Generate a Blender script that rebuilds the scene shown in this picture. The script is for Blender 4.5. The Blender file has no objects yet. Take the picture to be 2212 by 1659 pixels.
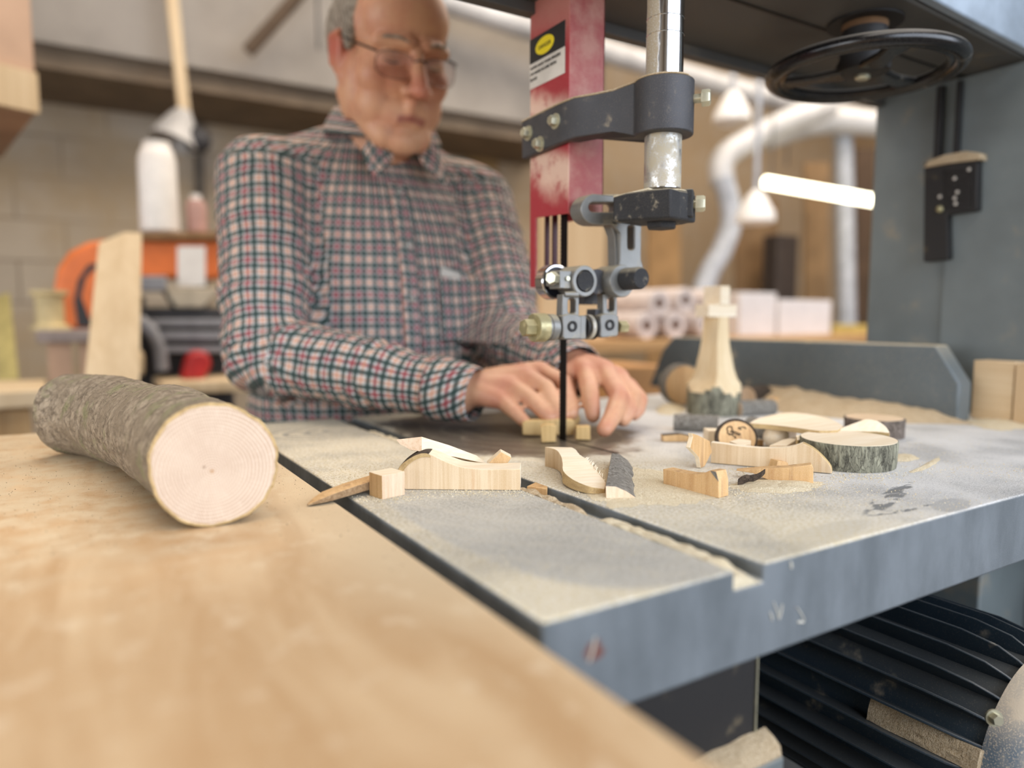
import bpy, bmesh, math, random
from mathutils import Vector, Matrix, noise
R = math.radians
random.seed(7)
SC = bpy.context.scene
COL = SC.collection
FLOOR = -0.95          # z = 0 is the saw table's top

# ---------------------------------------------------------------- survey helpers
# measured pose of the camera; ray() turns a pixel of the 2212x1659 photo into a direction
FPX, CX, CY = 1550.0, 1106.0, 829.5
PITCH, YAW, CAMH = math.atan(144.5/1550.0), R(31.5), 0.13
_cp, _sp = math.cos(PITCH), math.sin(PITCH)
FWD = Vector((math.sin(YAW)*_cp, math.cos(YAW)*_cp, -_sp))
RGT = Vector((math.cos(YAW), -math.sin(YAW), 0))
UPV = Vector((math.sin(YAW)*_sp, math.cos(YAW)*_sp, _cp))
CAM = Vector((0, 0, CAMH))
def ray(px, py): return FWD + RGT*((px-CX)/FPX) + UPV*((CY-py)/FPX)
def atz(px, py, z=0.0):
    d = ray(px, py); return CAM + d*((z-CAMH)/d.z)
def atx(px, py, x):
    d = ray(px, py); return CAM + d*(x/d.x)
def aty(px, py, y):
    d = ray(px, py); return CAM + d*(y/d.y)
def atd(px, py, t): return CAM + ray(px, py)*t
def atplane(px, py, p, n):
    d = ray(px, py); return CAM + d*((p-CAM).dot(n)/d.dot(n))

# ---------------------------------------------------------------- colours and nodes
def lin(h):
    h = h.lstrip('#'); c = [int(h[i:i+2], 16)/255 for i in (0, 2, 4)]
    return tuple((v/12.92 if v <= .04045 else ((v+.055)/1.055)**2.4) for v in c)+(1.0,)
class NT:
    def __init__(s, name):
        s.m = bpy.data.materials.new(name); s.m.use_nodes = True
        s.t = s.m.node_tree; s.t.nodes.clear()
        s.out = s.t.nodes.new('ShaderNodeOutputMaterial')
        s.b = s.t.nodes.new('ShaderNodeBsdfPrincipled')
        s.t.links.new(s.b.outputs[0], s.out.inputs[0])
    def n(s, typ, ins=None, **kw):
        x = s.t.nodes.new(typ)
        for k, v in kw.items(): setattr(x, k, v)
        for k, v in (ins or {}).items(): s.set(x.inputs[k], v)
        return x
    def set(s, sock, v):
        if isinstance(v, bpy.types.NodeSocket): s.t.links.new(v, sock)
        elif isinstance(v, bpy.types.Node): s.t.links.new(v.outputs[0], sock)
        else: sock.default_value = v
    def math(s, op, a, b=0.0, c=0.0, clamp=False):
        x = s.n('ShaderNodeMath', operation=op, use_clamp=clamp)
        s.set(x.inputs[0], a); s.set(x.inputs[1], b)
        if len(x.inputs) > 2: s.set(x.inputs[2], c)
        return x.outputs[0]
    def mapr(s, v, a, b, c=0.0, d=1.0, smooth=True):
        x = s.n('ShaderNodeMapRange', interpolation_type='SMOOTHSTEP' if smooth else 'LINEAR')
        s.set(x.inputs['Value'], v); x.inputs['From Min'].default_value = a; x.inputs['From Max'].default_value = b
        x.inputs['To Min'].default_value = c; x.inputs['To Max'].default_value = d
        return x.outputs[0]
    def coord(s, which='Object'): return s.n('ShaderNodeTexCoord').outputs[which]
    def mapping(s, v, scale=(1, 1, 1), loc=(0, 0, 0), rot=(0, 0, 0)):
        x = s.n('ShaderNodeMapping'); s.set(x.inputs['Vector'], v)
        x.inputs['Scale'].default_value = scale; x.inputs['Location'].default_value = loc; x.inputs['Rotation'].default_value = rot
        return x.outputs[0]
    def noise(s, v, scale=5, detail=4, rough=.55, dist=0.0, out='Fac'):
        x = s.n('ShaderNodeTexNoise'); s.set(x.inputs['Vector'], v)
        x.inputs['Scale'].default_value = scale; x.inputs['Detail'].default_value = detail
        x.inputs['Roughness'].default_value = rough; x.inputs['Distortion'].default_value = dist
        return x.outputs[out]
    def voro(s, v, scale=5, feature='F1', out='Distance', rnd=1.0):
        x = s.n('ShaderNodeTexVoronoi', feature=feature); s.set(x.inputs['Vector'], v)
        x.inputs['Scale'].default_value = scale; x.inputs['Randomness'].default_value = rnd
        return x.outputs[out]
    def mix(s, f, a, b, blend='MIX'):
        x = s.n('ShaderNodeMix', data_type='RGBA', blend_type=blend)
        s.set(x.inputs[0], f); s.set(x.inputs[6], a); s.set(x.inputs[7], b)
        return x.outputs[2]
    def sep(s, v):
        x = s.n('ShaderNodeSeparateXYZ'); s.set(x.inputs[0], v); return x.outputs
    def comb(s, a, b, c):
        x = s.n('ShaderNodeCombineXYZ'); s.set(x.inputs[0], a); s.set(x.inputs[1], b); s.set(x.inputs[2], c); return x.outputs[0]
    def bump(s, h, strength=.3, dist=.001, normal=None):
        x = s.n('ShaderNodeBump'); x.inputs['Strength'].default_value = strength; x.inputs['Distance'].default_value = dist
        s.set(x.inputs['Height'], h)
        if normal is not None: s.set(x.inputs['Normal'], normal)
        return x.outputs[0]
    def fin(s, col, rough=.6, metal=0.0, normal=None, **kw):
        s.set(s.b.inputs['Base Color'], col); s.set(s.b.inputs['Roughness'], rough); s.set(s.b.inputs['Metallic'], metal)
        if normal is not None: s.set(s.b.inputs['Normal'], normal)
        for k, v in kw.items(): s.set(s.b.inputs[k.replace('_', ' ')], v)
        return s.m

def simple(name, hexc, rough=.6, metal=0.0, var=.12, scale=20, spec=None):
    t = NT(name); c = lin(hexc)
    f = t.noise(t.coord(), scale, 4)
    d = tuple(v*(1-var*1.6) for v in c[:3])+(1,); l = tuple(min(1, v*(1+var)) for v in c[:3])+(1,)
    kw = {} if spec is None else {'Specular_IOR_Level': spec}
    return t.fin(t.mix(t.mapr(f, .3, .7), d, l), rough, metal, **kw)

def dusty(name, hexc, dust='#c9b795', amt=.4, rough=.5, metal=0.0, scale=40, top=.85, speck=900, bump=.15, bmp_d=.0006):
    """a painted or metal surface with sawdust clinging in patches, specks and on up-facing faces"""
    t = NT(name); co = t.coord(); geo = t.n('ShaderNodeNewGeometry')
    nz = t.sep(geo.outputs['Normal'])[2]
    n1 = t.noise(co, scale, 5, .6); n2 = t.noise(co, speck, 2, .5)
    a = t.math('ADD', t.mapr(n1, .62-amt*.35, .8-amt*.2), t.math('MULTIPLY', t.mapr(nz, .35, .8), top))
    s_ = t.mapr(n2, .60-amt*.12, .68-amt*.1)
    f = t.math('MULTIPLY', t.math('ADD', t.math('MULTIPLY', a, .9), t.math('MULTIPLY', s_, .10+amt*.9)), .95, clamp=True)
    c = lin(hexc); base = t.mix(t.mapr(t.noise(co, scale*.5, 3), .3, .7), tuple(v*.8 for v in c[:3])+(1,), c)
    col = t.mix(f, base, lin(dust))
    rg = t.mix(f, (rough,)*3+(1,), (.95,)*3+(1,)); mt = t.mix(f, (metal,)*3+(1,), (0, 0, 0, 1))
    return t.fin(col, rg, mt, t.bump(t.math('ADD', n2, t.math('MULTIPLY', f, 1.2)), bump, bmp_d))

def wood(name, light, dark, axis=0, along=6, across=260, bumpy=.12, rough=.7, fig=.55, streak=None):
    """sawn wood: fine grain lines running along one local axis"""
    t = NT(name); co = t.coord()
    sc = [across]*3; sc[axis] = along
    g = t.noise(t.mapping(co, sc), 1, 4, .6, .3)
    sc2 = [across*.16]*3; sc2[axis] = along*.4
    g2 = t.noise(t.mapping(co, sc2), 1, 2, .5, .5)
    fine = t.noise(co, 2200, 1, .5)
    f = t.math('ADD', t.math('MULTIPLY', t.mapr(g, .3, .7), fig), t.math('MULTIPLY', t.mapr(g2, .3, .72), 1-fig))
    col = t.mix(f, lin(dark), lin(light))
    if streak:
        col = t.mix(t.math('MULTIPLY', t.mapr(t.noise(t.mapping(co, sc2, (3.1, 1.7, .4)), 2.0, 3), .58, .72), .7), col, lin(streak))
    col = t.mix(t.math('MULTIPLY', t.mapr(fine, .35, .65), .12), col, lin('#fff6e2'))
    return t.fin(col, rough, 0.0, t.bump(t.math('ADD', g, t.math('MULTIPLY', fine, .6)), bumpy, .0006))

def bark(name, c1, c2, c3, scale=60, strength=.7, crack=.3, stretch=(1, 1, 1), lichen=None):
    t = NT(name); co = t.mapping(t.coord(), stretch)
    a = t.noise(co, scale, 8, .68, .6); b = t.noise(co, scale*.22, 4, .6, .4); v = t.voro(t.n('ShaderNodeVectorMath', {0: co, 1: t.n('ShaderNodeVectorMath', {0: t.noise(co, scale*.5, 3, out='Color'), 1: (.02, .02, .02)}, operation='MULTIPLY')}, operation='ADD').outputs[0], scale*1.1, 'DISTANCE_TO_EDGE')
    fine = t.noise(co, scale*14, 3, .6)
    col = t.mix(t.mapr(a, .36, .62), lin(c2), lin(c1))
    col = t.mix(t.mapr(b, .42, .66), col, lin(c3))
    col = t.mix(t.math('MULTIPLY', t.mapr(fine, .4, .62), .35), col, lin(c1))
    if lichen: col = t.mix(t.math('MULTIPLY', t.mapr(t.noise(co, scale*.35, 5, .6), .52, .66), .8), col, lin(lichen))
    dk = t.math('MULTIPLY', t.mapr(v, 0, .06, 1, 0), crack)
    col = t.mix(dk, col, lin('#2a221a'))
    h = t.math('SUBTRACT', t.math('ADD', a, t.math('MULTIPLY', fine, .25)), dk)
    return t.fin(col, .92, 0, t.bump(h, strength, .003))

# ---------------------------------------------------------------- mesh building
class MB:
    def __init__(s): s.v = []; s.f = []; s.mi = []; s.uv = None
    def add(s, vs, fs, mi=0):
        k = len(s.v); s.v += [Vector(p) for p in vs]
        for i, f in enumerate(fs):
            s.f.append(tuple(j+k for j in f)); s.mi.append(mi[i] if isinstance(mi, (list, tuple)) else mi)
        return s
    def box(s, a, b, mi=0, M=None):
        (x0, y0, z0), (x1, y1, z1) = a, b
        vs = [Vector((x, y, z)) for z in (z0, z1) for y in (y0, y1) for x in (x0, x1)]
        if M is not None: vs = [M @ v for v in vs]
        return s.add(vs, [(0, 2, 3, 1), (4, 5, 7, 6), (0, 1, 5, 4), (2, 6, 7, 3), (0, 4, 6, 2), (1, 3, 7, 5)], mi)
    def rings(s, rings, cap0=True, cap1=True, mi=0, close=True):
        n = len(rings[0]); vs = [p for r in rings for p in r]; fs = []
        for i in range(len(rings)-1):
            for j in range(n if close else n-1):
                k = (j+1) % n; fs.append((i*n+j, i*n+k, (i+1)*n+k, (i+1)*n+j))
        if cap0: fs.append(tuple(reversed(range(n))))
        if cap1: fs.append(tuple((len(rings)-1)*n+j for j in range(n)))
        return s.add(vs, fs, mi)
    def lathe(s, p, d, prof, n=28, mi=0, hexa=False, cap=True):
        """prof: (t along d, radius) pairs; d unit-ish direction"""
        p = Vector(p); d = Vector(d).normalized(); q = d.orthogonal().normalized(); w = d.cross(q)
        return s.rings([[p+d*t+(q*math.cos(math.tau*j/n)+w*math.sin(math.tau*j/n))*max(r, 1e-5) for j in range(n)] for t, r in prof], cap, cap, mi)
    def cyl(s, a, b, r, r2=None, n=28, mi=0, bev=0.0):
        a = Vector(a); b = Vector(b); L = (b-a).length; r2 = r if r2 is None else r2
        pr = [(0, r-bev), (bev, r), (L-bev, r2), (L, r2-bev)] if bev else [(0, r), (L, r2)]
        return s.lathe(a, b-a, pr, n, mi)
    def tube(s, pts, r, n=10, mi=0, cap=True):
        pts = [Vector(p) for p in pts]; rs = r if isinstance(r, (list, tuple)) else [r]*len(pts); rg = []; q = None
        for i, p in enumerate(pts):
            d = (pts[min(i+1, len(pts)-1)]-pts[max(i-1, 0)]).normalized()
            q = d.orthogonal().normalized() if q is None else (q-d*q.dot(d)).normalized()
            w = d.cross(q); rg.append([p+(q*math.cos(math.tau*j/n)+w*math.sin(math.tau*j/n))*rs[i] for j in range(n)])
        return s.rings(rg, cap, cap, mi)
    def torus(s, c, ax, R_, r, n=64, m=16, mi=0, sq=1.0):
        c = Vector(c); ax = Vector(ax).normalized(); q = ax.orthogonal().normalized(); w = ax.cross(q); vs = []; fs = []
        for i in range(n):
            e = q*math.cos(math.tau*i/n)+w*math.sin(math.tau*i/n)
            for j in range(m):
                a = math.tau*j/m; vs.append(c+e*(R_+r*math.cos(a))+ax*(r*sq*math.sin(a)))
        for i in range(n):
            for j in range(m):
                k = (i+1) % n; l = (j+1) % m; fs.append((i*m+j, k*m+j, k*m+l, i*m+l))
        return s.add(vs, fs, mi)
    def ball(s, c, r, n=16, m=10, mi=0):
        c = Vector(c); r = Vector((r, r, r)) if not hasattr(r, '__len__') else Vector(r)
        rg = [[c+Vector((r.x*math.sin(math.pi*i/m)*math.cos(math.tau*j/n), r.y*math.sin(math.pi*i/m)*math.sin(math.tau*j/n), -r.z*math.cos(math.pi*i/m))) for j in range(n)] for i in range(m+1)]
        rg[0] = [c+Vector((1e-5*math.cos(math.tau*j/n), 1e-5*math.sin(math.tau*j/n), -r.z)) for j in range(n)]
        rg[-1] = [c+Vector((1e-5*math.cos(math.tau*j/n), 1e-5*math.sin(math.tau*j/n), r.z)) for j in range(n)]
        return s.rings(rg, True, True, mi)
    def prism(s, pts, d, mi=0, mside=None):
        """closed polygon (3D points) extruded by vector d; mi caps, mside sides (int or per-edge list)"""
        pts = [Vector(p) for p in pts]; d = Vector(d); n = len(pts); k = len(pts)
        nrm = Vector((0, 0, 0))
        for i in range(n): nrm += pts[i].cross(pts[(i+1) % n])
        fl = nrm.dot(d) > 0
        caps = [tuple(range(n)), tuple(range(2*n-1, n-1, -1))]
        sides = [(i, i+n, (i+1) % n+n, (i+1) % n) for i in range(n)]
        if fl: caps = [tuple(reversed(c)) for c in caps]; sides = [tuple(reversed(c)) for c in sides]
        ms = [mi]*n if mside is None else ([mside]*n if isinstance(mside, int) else list(mside))
        return s.add(pts+[p+d for p in pts], caps+sides, [mi, mi]+ms)
    def build(s, name, mats, parent=None, bevel=0.0, seg=2, smooth=35, base=True, sub=0, tri=False):
        me = bpy.data.meshes.new(name); vs = s.v
        lo = Vector([min(v[i] for v in vs) for i in range(3)]); hi = Vector([max(v[i] for v in vs) for i in range(3)])
        o = Vector(((lo.x+hi.x)/2, (lo.y+hi.y)/2, lo.z)) if base else Vector((0, 0, 0))
        me.from_pydata([tuple(v-o) for v in vs], [], s.f)
        if not isinstance(mats, (list, tuple)): mats = [mats]
        for m in mats: me.materials.append(m)
        me.polygons.foreach_set('material_index', s.mi)
        bm = bmesh.new(); bm.from_mesh(me); bmesh.ops.recalc_face_normals(bm, faces=bm.faces); bm.to_mesh(me); bm.free()
        me.update()
        ob = bpy.data.objects.new(name, me); COL.objects.link(ob)
        if smooth: me.polygons.foreach_set('use_smooth', [True]*len(me.polygons)); me.set_sharp_from_angle(angle=R(smooth))
        place(ob, o, parent)
        if bevel:
            b = ob.modifiers.new('bevel', 'BEVEL'); b.width = bevel; b.segments = seg; b.limit_method = 'ANGLE'; b.angle_limit = R(35); b.harden_normals = False
        if sub:
            b = ob.modifiers.new('sub', 'SUBSURF'); b.levels = b.render_levels = sub
        return ob
def wloc(o):
    p = Vector(o.location)
    while o.parent: o = o.parent; p += o.location
    return p
def place(ob, loc, parent=None):
    ob.parent = parent; ob.location = Vector(loc)-(wloc(parent) if parent else Vector((0, 0, 0)))
def tag(o, label=None, cat=None, group=None, kind=None):
    for k, v in (('label', label), ('category', cat), ('group', group), ('kind', kind)):
        if v: o[k] = v
    return o
def thing(name, loc, label, cat, group=None):
    o = bpy.data.objects.new(name, None); COL.objects.link(o); o.location = loc; o.empty_display_size = .05
    return tag(o, label, cat, group)
def bolt(m, p, d, r, h, n=6, washer=True, shaft=0.0):
    """hex head sitting at p pointing along d"""
    p = Vector(p); d = Vector(d).normalized()
    if shaft: m.cyl(p-d*.001, p+d*shaft, r*.55, n=14); p = p+d*shaft
    elif washer: m.cyl(p-d*.0005, p+d*.0012, r*1.45, n=20); p = p+d*.0012
    m.lathe(p, d, [(0, r), (h*.8, r), (h, r*.86)], n)
def text(body, size, mat_, M, parent=None, name='lettering', ext=.00015, align='LEFT'):
    c = bpy.data.curves.new(name, 'FONT'); c.body = body; c.size = size; c.extrude = ext; c.align_x = align
    o = bpy.data.objects.new(name, c); COL.objects.link(o)
    dg = bpy.context.evaluated_depsgraph_get(); me = bpy.data.meshes.new_from_object(o.evaluated_get(dg))
    bpy.data.objects.remove(o); me.transform(M); me.materials.clear(); me.materials.append(mat_)
    cn = sum((v.co for v in me.vertices), Vector())/max(1, len(me.vertices)); me.transform(Matrix.Translation(-cn))
    ob = bpy.data.objects.new(name, me); COL.objects.link(ob); place(ob, cn, parent); return ob
# ================================================================ materials of the saw
def table_mat():
    t = NT('steel_table_with_sawdust'); co = t.coord('Object')
    geo = t.n('ShaderNodeNewGeometry'); P = geo.outputs['Position']; x, y, z = t.sep(P)[0], t.sep(P)[1], t.sep(P)[2]
    n1 = t.noise(P, 14, 5, .6); n2 = t.noise(P, 1300, 3, .6); n3 = t.noise(P, 420, 3, .6)
    streak = t.noise(t.mapping(P, (9, 90, 1), rot=(0, 0, R(12))), 1, 4, .6, .6)
    # polished oval round the blade, wiped clean by the work
    def oval(cx, cy, rx, ry, rot=0):
        v = t.mapping(P, (1, 1, 1), (-cx, -cy, 0)); vx, vy = t.sep(v)[0], t.sep(v)[1]
        c, s_ = math.cos(rot), math.sin(rot)
        a = t.math('ADD', t.math('MULTIPLY', vx, c/rx), t.math('MULTIPLY', vy, s_/rx))
        b = t.math('ADD', t.math('MULTIPLY', vx, -s_/ry), t.math('MULTIPLY', vy, c/ry))
        return t.math('SQRT', t.math('ADD', t.math('MULTIPLY', a, a), t.math('MULTIPLY', b, b)))
    o1 = oval(.42, .70, .135, .20)
    wob = t.math('MULTIPLY', t.math('SUBTRACT', n1, .5), .8)
    clean = t.mapr(t.math('ADD', o1, wob), .78, 1.06, 1, 0)
    o2 = oval(.27, .80, .11, .055)
    swirl = t.math('SINE', t.math('ADD', t.math('MULTIPLY', o2, 34), t.math('MULTIPLY', n1, 9)))
    sw = t.math('MULTIPLY', t.mapr(swirl, .1, .9), t.mapr(o2, .9, 1.5, .75, 0))
    o3 = oval(.56, .40, .10, .035, R(-8)); s3 = t.math('MULTIPLY', t.mapr(o3, .7, 1.2, .55, 0), t.mapr(streak, .42, .56))
    o4 = oval(.50, .292, .055, .007, R(18)); o5 = oval(.475, .268, .03, .004, R(-6)); o6 = oval(.38, .262, .05, .012, R(4)); o8 = oval(.517, .258, .026, .011, R(12))
    marks = t.math('MAXIMUM', t.math('MAXIMUM', t.math('MULTIPLY', t.mapr(t.math('ADD', o8, wob), .8, 1.1, .6, 0), t.mapr(n2, .3, .5)), t.math('MAXIMUM', t.math('MULTIPLY', t.mapr(t.math('ADD', o4, wob), .9, 1.3, .95, 0), t.mapr(t.noise(t.mapping(P, (28, 60, 1)), 1, 4, .6), .46, .54)), t.math('MULTIPLY', t.mapr(t.math('ADD', o5, wob), .9, 1.3, .95, 0), t.mapr(t.noise(t.mapping(P, (50, 120, 1)), 1, 4, .6), .45, .52)))), t.mapr(t.math('ADD', o6, wob), .8, 1.2, .3, 0))
    # thin dust: grey where the steel shines through the film, cream where it lies thick
    ax_ = t.math('POWER', t.math('ABSOLUTE', t.math('DIVIDE', t.math('SUBTRACT', x, .278), .098)), 2.8); ay_ = t.math('POWER', t.math('ABSOLUTE', t.math('DIVIDE', t.math('SUBTRACT', y, .405), .160)), 2.8)
    o7 = t.math('ADD', ax_, ay_); greyzone = t.math('MULTIPLY', t.mapr(t.math('ADD', o7, t.math('MULTIPLY', wob, .25)), .92, 1.10, 1, 0), t.mapr(x, .283, .287, 1, .35))
    grey2 = t.mapr(t.noise(P, 7, 3, .5), .45, .62)
    thin = t.math('MAXIMUM', t.math('MULTIPLY', greyzone, .30), t.math('MULTIPLY', grey2, .26))
    bare = t.math('MAXIMUM', t.math('MAXIMUM', clean, sw), t.math('MAXIMUM', s3, marks))
    sp = t.mapr(n3, .40, .62)
    g = t.math('ADD', t.math('MULTIPLY', t.mapr(n2, .42, .60), .42), t.math('MULTIPLY', sp, .22))
    g = t.math('MULTIPLY', g, t.mapr(n1, .3, .7, .5, 1.1))
    f = t.math('MAXIMUM', bare, t.math('ADD', g, t.math('MULTIPLY', thin, .75)), clamp=True)
    f = t.math('MULTIPLY', f, t.mapr(n2, .35, .6, .86, 1.0), clamp=True)
    dustc = t.mix(t.mapr(n3, .45, .6), lin('#ede6d3'), lin('#e3d4ab')); dustc = t.mix(t.math('MULTIPLY', greyzone, .6), dustc, lin('#dcdcd6'))
    dustc = t.mix(t.mapr(x, .36, .55), dustc, lin('#e2e2e0'))
    steel = t.mix(t.mapr(clean, 0, 1), lin('#7b7f82'), lin('#5d554c'))
    sw2 = t.math('SINE', t.math('ADD', t.math('MULTIPLY', o1, 40), t.math('MULTIPLY', n1, 14)))
    steel = t.mix(t.math('MULTIPLY', t.math('MULTIPLY', t.mapr(sw2, .55, 1), t.mapr(n3, .4, .6)), .35), steel, lin('#c9c0aa'))
    steel = t.mix(t.math('MULTIPLY', t.mapr(streak, .5, .7), .5), steel, lin('#79756e'))
    top = t.mix(f, dustc, steel)
    # the painted flank of the casting
    nz = t.sep(geo.outputs['Normal'])[2]
    pn = t.noise(t.mapping(P, (1, 1, .35)), 30, 5, .6)
    paint = t.mix(t.mapr(pn, .3, .7), lin('#5b6266'), lin('#72797e'))
    paint = t.mix(t.math('MULTIPLY', t.mapr(n2, .58, .66), .14), paint, lin('#a9adb0'))
    paint = t.mix(t.math('MULTIPLY', t.mapr(t.noise(P, 45, 4, .6), .68, .74), .8), paint, lin('#6b4638'))
    rx_ = t.math('DIVIDE', t.math('SUBTRACT', x, .1935), .0075); rz_ = t.math('DIVIDE', t.math('ADD', z, .0205), .0065); rd_ = t.math('ADD', t.math('SQRT', t.math('ADD', t.math('MULTIPLY', rx_, rx_), t.math('MULTIPLY', rz_, rz_))), t.math('MULTIPLY', t.math('SUBTRACT', t.noise(P, 130, 4, .6), .5), 2.2))
    paint = t.mix(t.mapr(rd_, .5, 1.0, .9, 0), paint, lin('#6d4034'))
    isT = t.mapr(nz, .4, .8)
    col = t.mix(isT, paint, top)
    rough = t.mix(t.math('MULTIPLY', isT, clean), (.75,)*3+(1,), (.32,)*3+(1,))
    met = t.math('MULTIPLY', t.math('MULTIPLY', isT, f), .55)
    bz = t.math('MULTIPLY', t.math('SUBTRACT', 1.0, f), t.math('ADD', n2, n3))
    return t.fin(col, rough, met, t.bump(bz, .35, .0009))
M_TABLE = table_mat()
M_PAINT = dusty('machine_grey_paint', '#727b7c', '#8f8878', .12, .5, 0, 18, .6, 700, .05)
M_PAINT_SHADED = dusty('machine_grey_paint_shaded', '#4f4e4b', '#7a705e', .1, .5, 0, 12, .3, 700, .05)  # darker copy of the machine paint, shade under the frame put into its colour
M_BLUEGREY = dusty('blue_grey_enamel', '#33414c', '#b9ab93', .02, .3, 0, 25, .12, 900, .08)
M_RED = dusty('red_hammered_enamel', '#9c2a38', '#dcb9a0', .34, .4, 0, 14, .4, 1100, .3, .0008)
M_RED_IN = dusty('dark_red_enamel', '#4c1622', '#8a6a5a', .1, .5, 0, 30, .3, 900, .1)
M_CAST = dusty('dark_cast_iron', '#47474a', '#a89c86', .10, .55, .3, 55, .95, 1300, .4, .0006)
M_CAST_L = dusty('cast_aluminium', '#8b8b88', '#b5a98c', .16, .45, .6, 60, .8, 1500, .25, .0004)
M_ROD = dusty('black_steel_rod', '#38393c', '#b5aa92', .14, .6, .4, 90, .8, 2600, .9, .0005)
M_CHROME = dusty('chromed_bar', '#d8dadd', '#a99e88', .0, .14, 1.0, 25, .0, 900, .02)
M_CHROME_D = dusty('chromed_bar_dusty', '#c4c3bf', '#b0a68f', .75, .3, .8, 60, .5, 900, .08)
M_ZINC = dusty('zinc_bolt', '#c9c7b0', '#cbbf9a', .2, .35, .8, 120, .4, 2500, .1, .0002)
M_BRASSY = dusty('yellow_zinc', '#b5ad86', '#c2b48a', .3, .4, .7, 120, .4, 2500, .1, .0002)
M_BLACK = dusty('black_gloss', '#0f0f11', '#8a8378', .06, .22, 0, 30, .75, 1500, .1)
M_BLACKM = dusty('black_matt', '#1b1a1b', '#76694f', .08, .6, 0, 30, .5, 1500, .1)
M_BLADE = simple('blade_steel', '#1d1d1c', .4, .7)
def guard_mat():
    t = NT('dusty_lit_red_guard'); geo = t.n('ShaderNodeNewGeometry'); P = geo.outputs['Position']; nx, ny, nz = t.sep(geo.outputs['Normal'])[:3]; x, y, z = t.sep(P)[:3]
    n = t.noise(P, 34, 4, .6); f = t.noise(P, 1300, 3, .6); w = t.math('MULTIPLY', t.math('SUBTRACT', n, .5), .03)
    zz = t.math('ADD', z, t.math('ADD', w, t.math('MULTIPLY', t.math('SUBTRACT', y, .615), -.35)))
    a = t.math('MULTIPLY', t.mapr(zz, .325, .335), t.mapr(zz, .340, .362, 1, 0)); b = t.math('MULTIPLY', t.mapr(zz, .245, .275), t.mapr(zz, .290, .306, 1, 0)); c = t.mapr(zz, .395, .440)
    d = t.math('MAXIMUM', t.math('MULTIPLY', t.math('MAXIMUM', a, b), t.mapr(n, .3, .55)), t.math('MULTIPLY', c, .35))
    d = t.math('MULTIPLY', d, t.mapr(nx, -.6, -.3, 1, .25)); d = t.math('MAXIMUM', t.math('MULTIPLY', d, .85), t.math('MULTIPLY', t.mapr(ny, -.8, -.6, 1, 0), t.mapr(n, .35, .7, .12, .42)))  # dust on the flank; the front face is also paled for window light
    d = t.math('MULTIPLY', t.math('ADD', d, t.math('MULTIPLY', t.mapr(f, .56, .66), .22)), 1.0, clamp=True)
    col = t.mix(d, lin('#a02a35'), lin('#dfc3ae')); return t.fin(col, t.mix(d, (.38,)*3+(1,), (.9,)*3+(1,)), 0, t.bump(f, .35, .0008))
M_GUARD = guard_mat()
def post_mat():
    t = NT('chromed_post'); geo = t.n('ShaderNodeNewGeometry'); P = geo.outputs['Position']; nx = t.sep(geo.outputs['Normal'])[0]
    n = t.noise(t.mapping(P, (90, 90, 22)), 1, 4, .6); f = t.noise(P, 900, 3, .6)
    d = t.math('MULTIPLY', t.mapr(t.math('ADD', nx, t.math('MULTIPLY', t.math('SUBTRACT', n, .5), .35)), -.93, -.86, 1, 0), t.mapr(f, .3, .5, .5, .95))
    return t.fin(t.mix(d, lin('#dcdee1'), lin('#a89a80')), t.mix(d, (.13,)*3+(1,), (.9,)*3+(1,)), t.mix(d, (1, 1, 1, 1), (0, 0, 0, 1)))
M_POST = post_mat()
M_DUST = None
def dust_mat(name, a, b, sc=900, bs=.9):
    t = NT(name); co = t.coord(); n = t.noise(co, sc, 3, .7); m_ = t.noise(co, sc*.08, 4, .6)
    c = t.mix(t.mapr(n, .35, .62), lin(b), lin(a)); c = t.mix(t.math('MULTIPLY', t.mapr(m_, .4, .6), .35), c, lin(b))
    return t.fin(c, .98, 0, t.bump(t.math('ADD', n, t.math('MULTIPLY', t.noise(co, sc*.3, 3), 1.4)), bs, .0016))
M_DUST = dust_mat('pale_sawdust', '#f0e6cc', '#dccba6')
M_DUST_T = dust_mat('tan_sawdust', '#d9c7a8', '#b39b78')
M_WHITE = simple('white_label', '#cfcac0', .6); M_YEL = simple('yellow_label', '#e3cf1d', .5, var=.04); M_INK = simple('black_ink', '#1a1a1a', .6)

# ================================================================ the band saw
TX0, TX1, TY0, TY1, TT = .166, 1.10, .2455, .905, .052
saw = thing('band_saw', (.66, .56, FLOOR), 'large grey vertical band saw with dusty steel table, red blade guard and black handwheel', 'band saw')
m = MB()
prof = [(TX0, 0), (.285, 0), (.285, -.0105), (.3078, -.0105), (.3078, 0), (TX1, 0), (TX1, -TT), (TX0, -TT)]
m.prism([(x, TY0, z) for x, z in prof], (0, TY1-TY0, 0)); m.build('saw_table', M_TABLE, saw, bevel=.0018, base=False)
m = MB().box((.4388, .525, .0001), (.4418, .612, .0004)); m.build('blade_slot', M_BLADE, saw)
# small drips and scratches of pale paint on the front flank
M_SCR = simple('pale_scratch', '#c9c6ba', .7)
for (px, py), (qx, qy), r in [((1708, 1213), (1709, 1228), .0009), ((1671, 1300), (1683, 1338), .0006), ((1683, 1338), (1690, 1305), .0006), ((1663, 1322), (1668, 1340), .0007), ((1722, 1312), (1738, 1340), .0005), ((1722, 1344), (1736, 1344), .0008), ((1286, 1375), (1272, 1430), .0008)]:
    a = aty(px, py, TY0-.0002); b = aty(qx, qy, TY0-.0002); MB().tube([a, (a+b)/2+Vector((.0003, 0, 0)), b], [r*.6, r, r*.7], 8).build('paint_scratch', M_SCR, saw)
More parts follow.
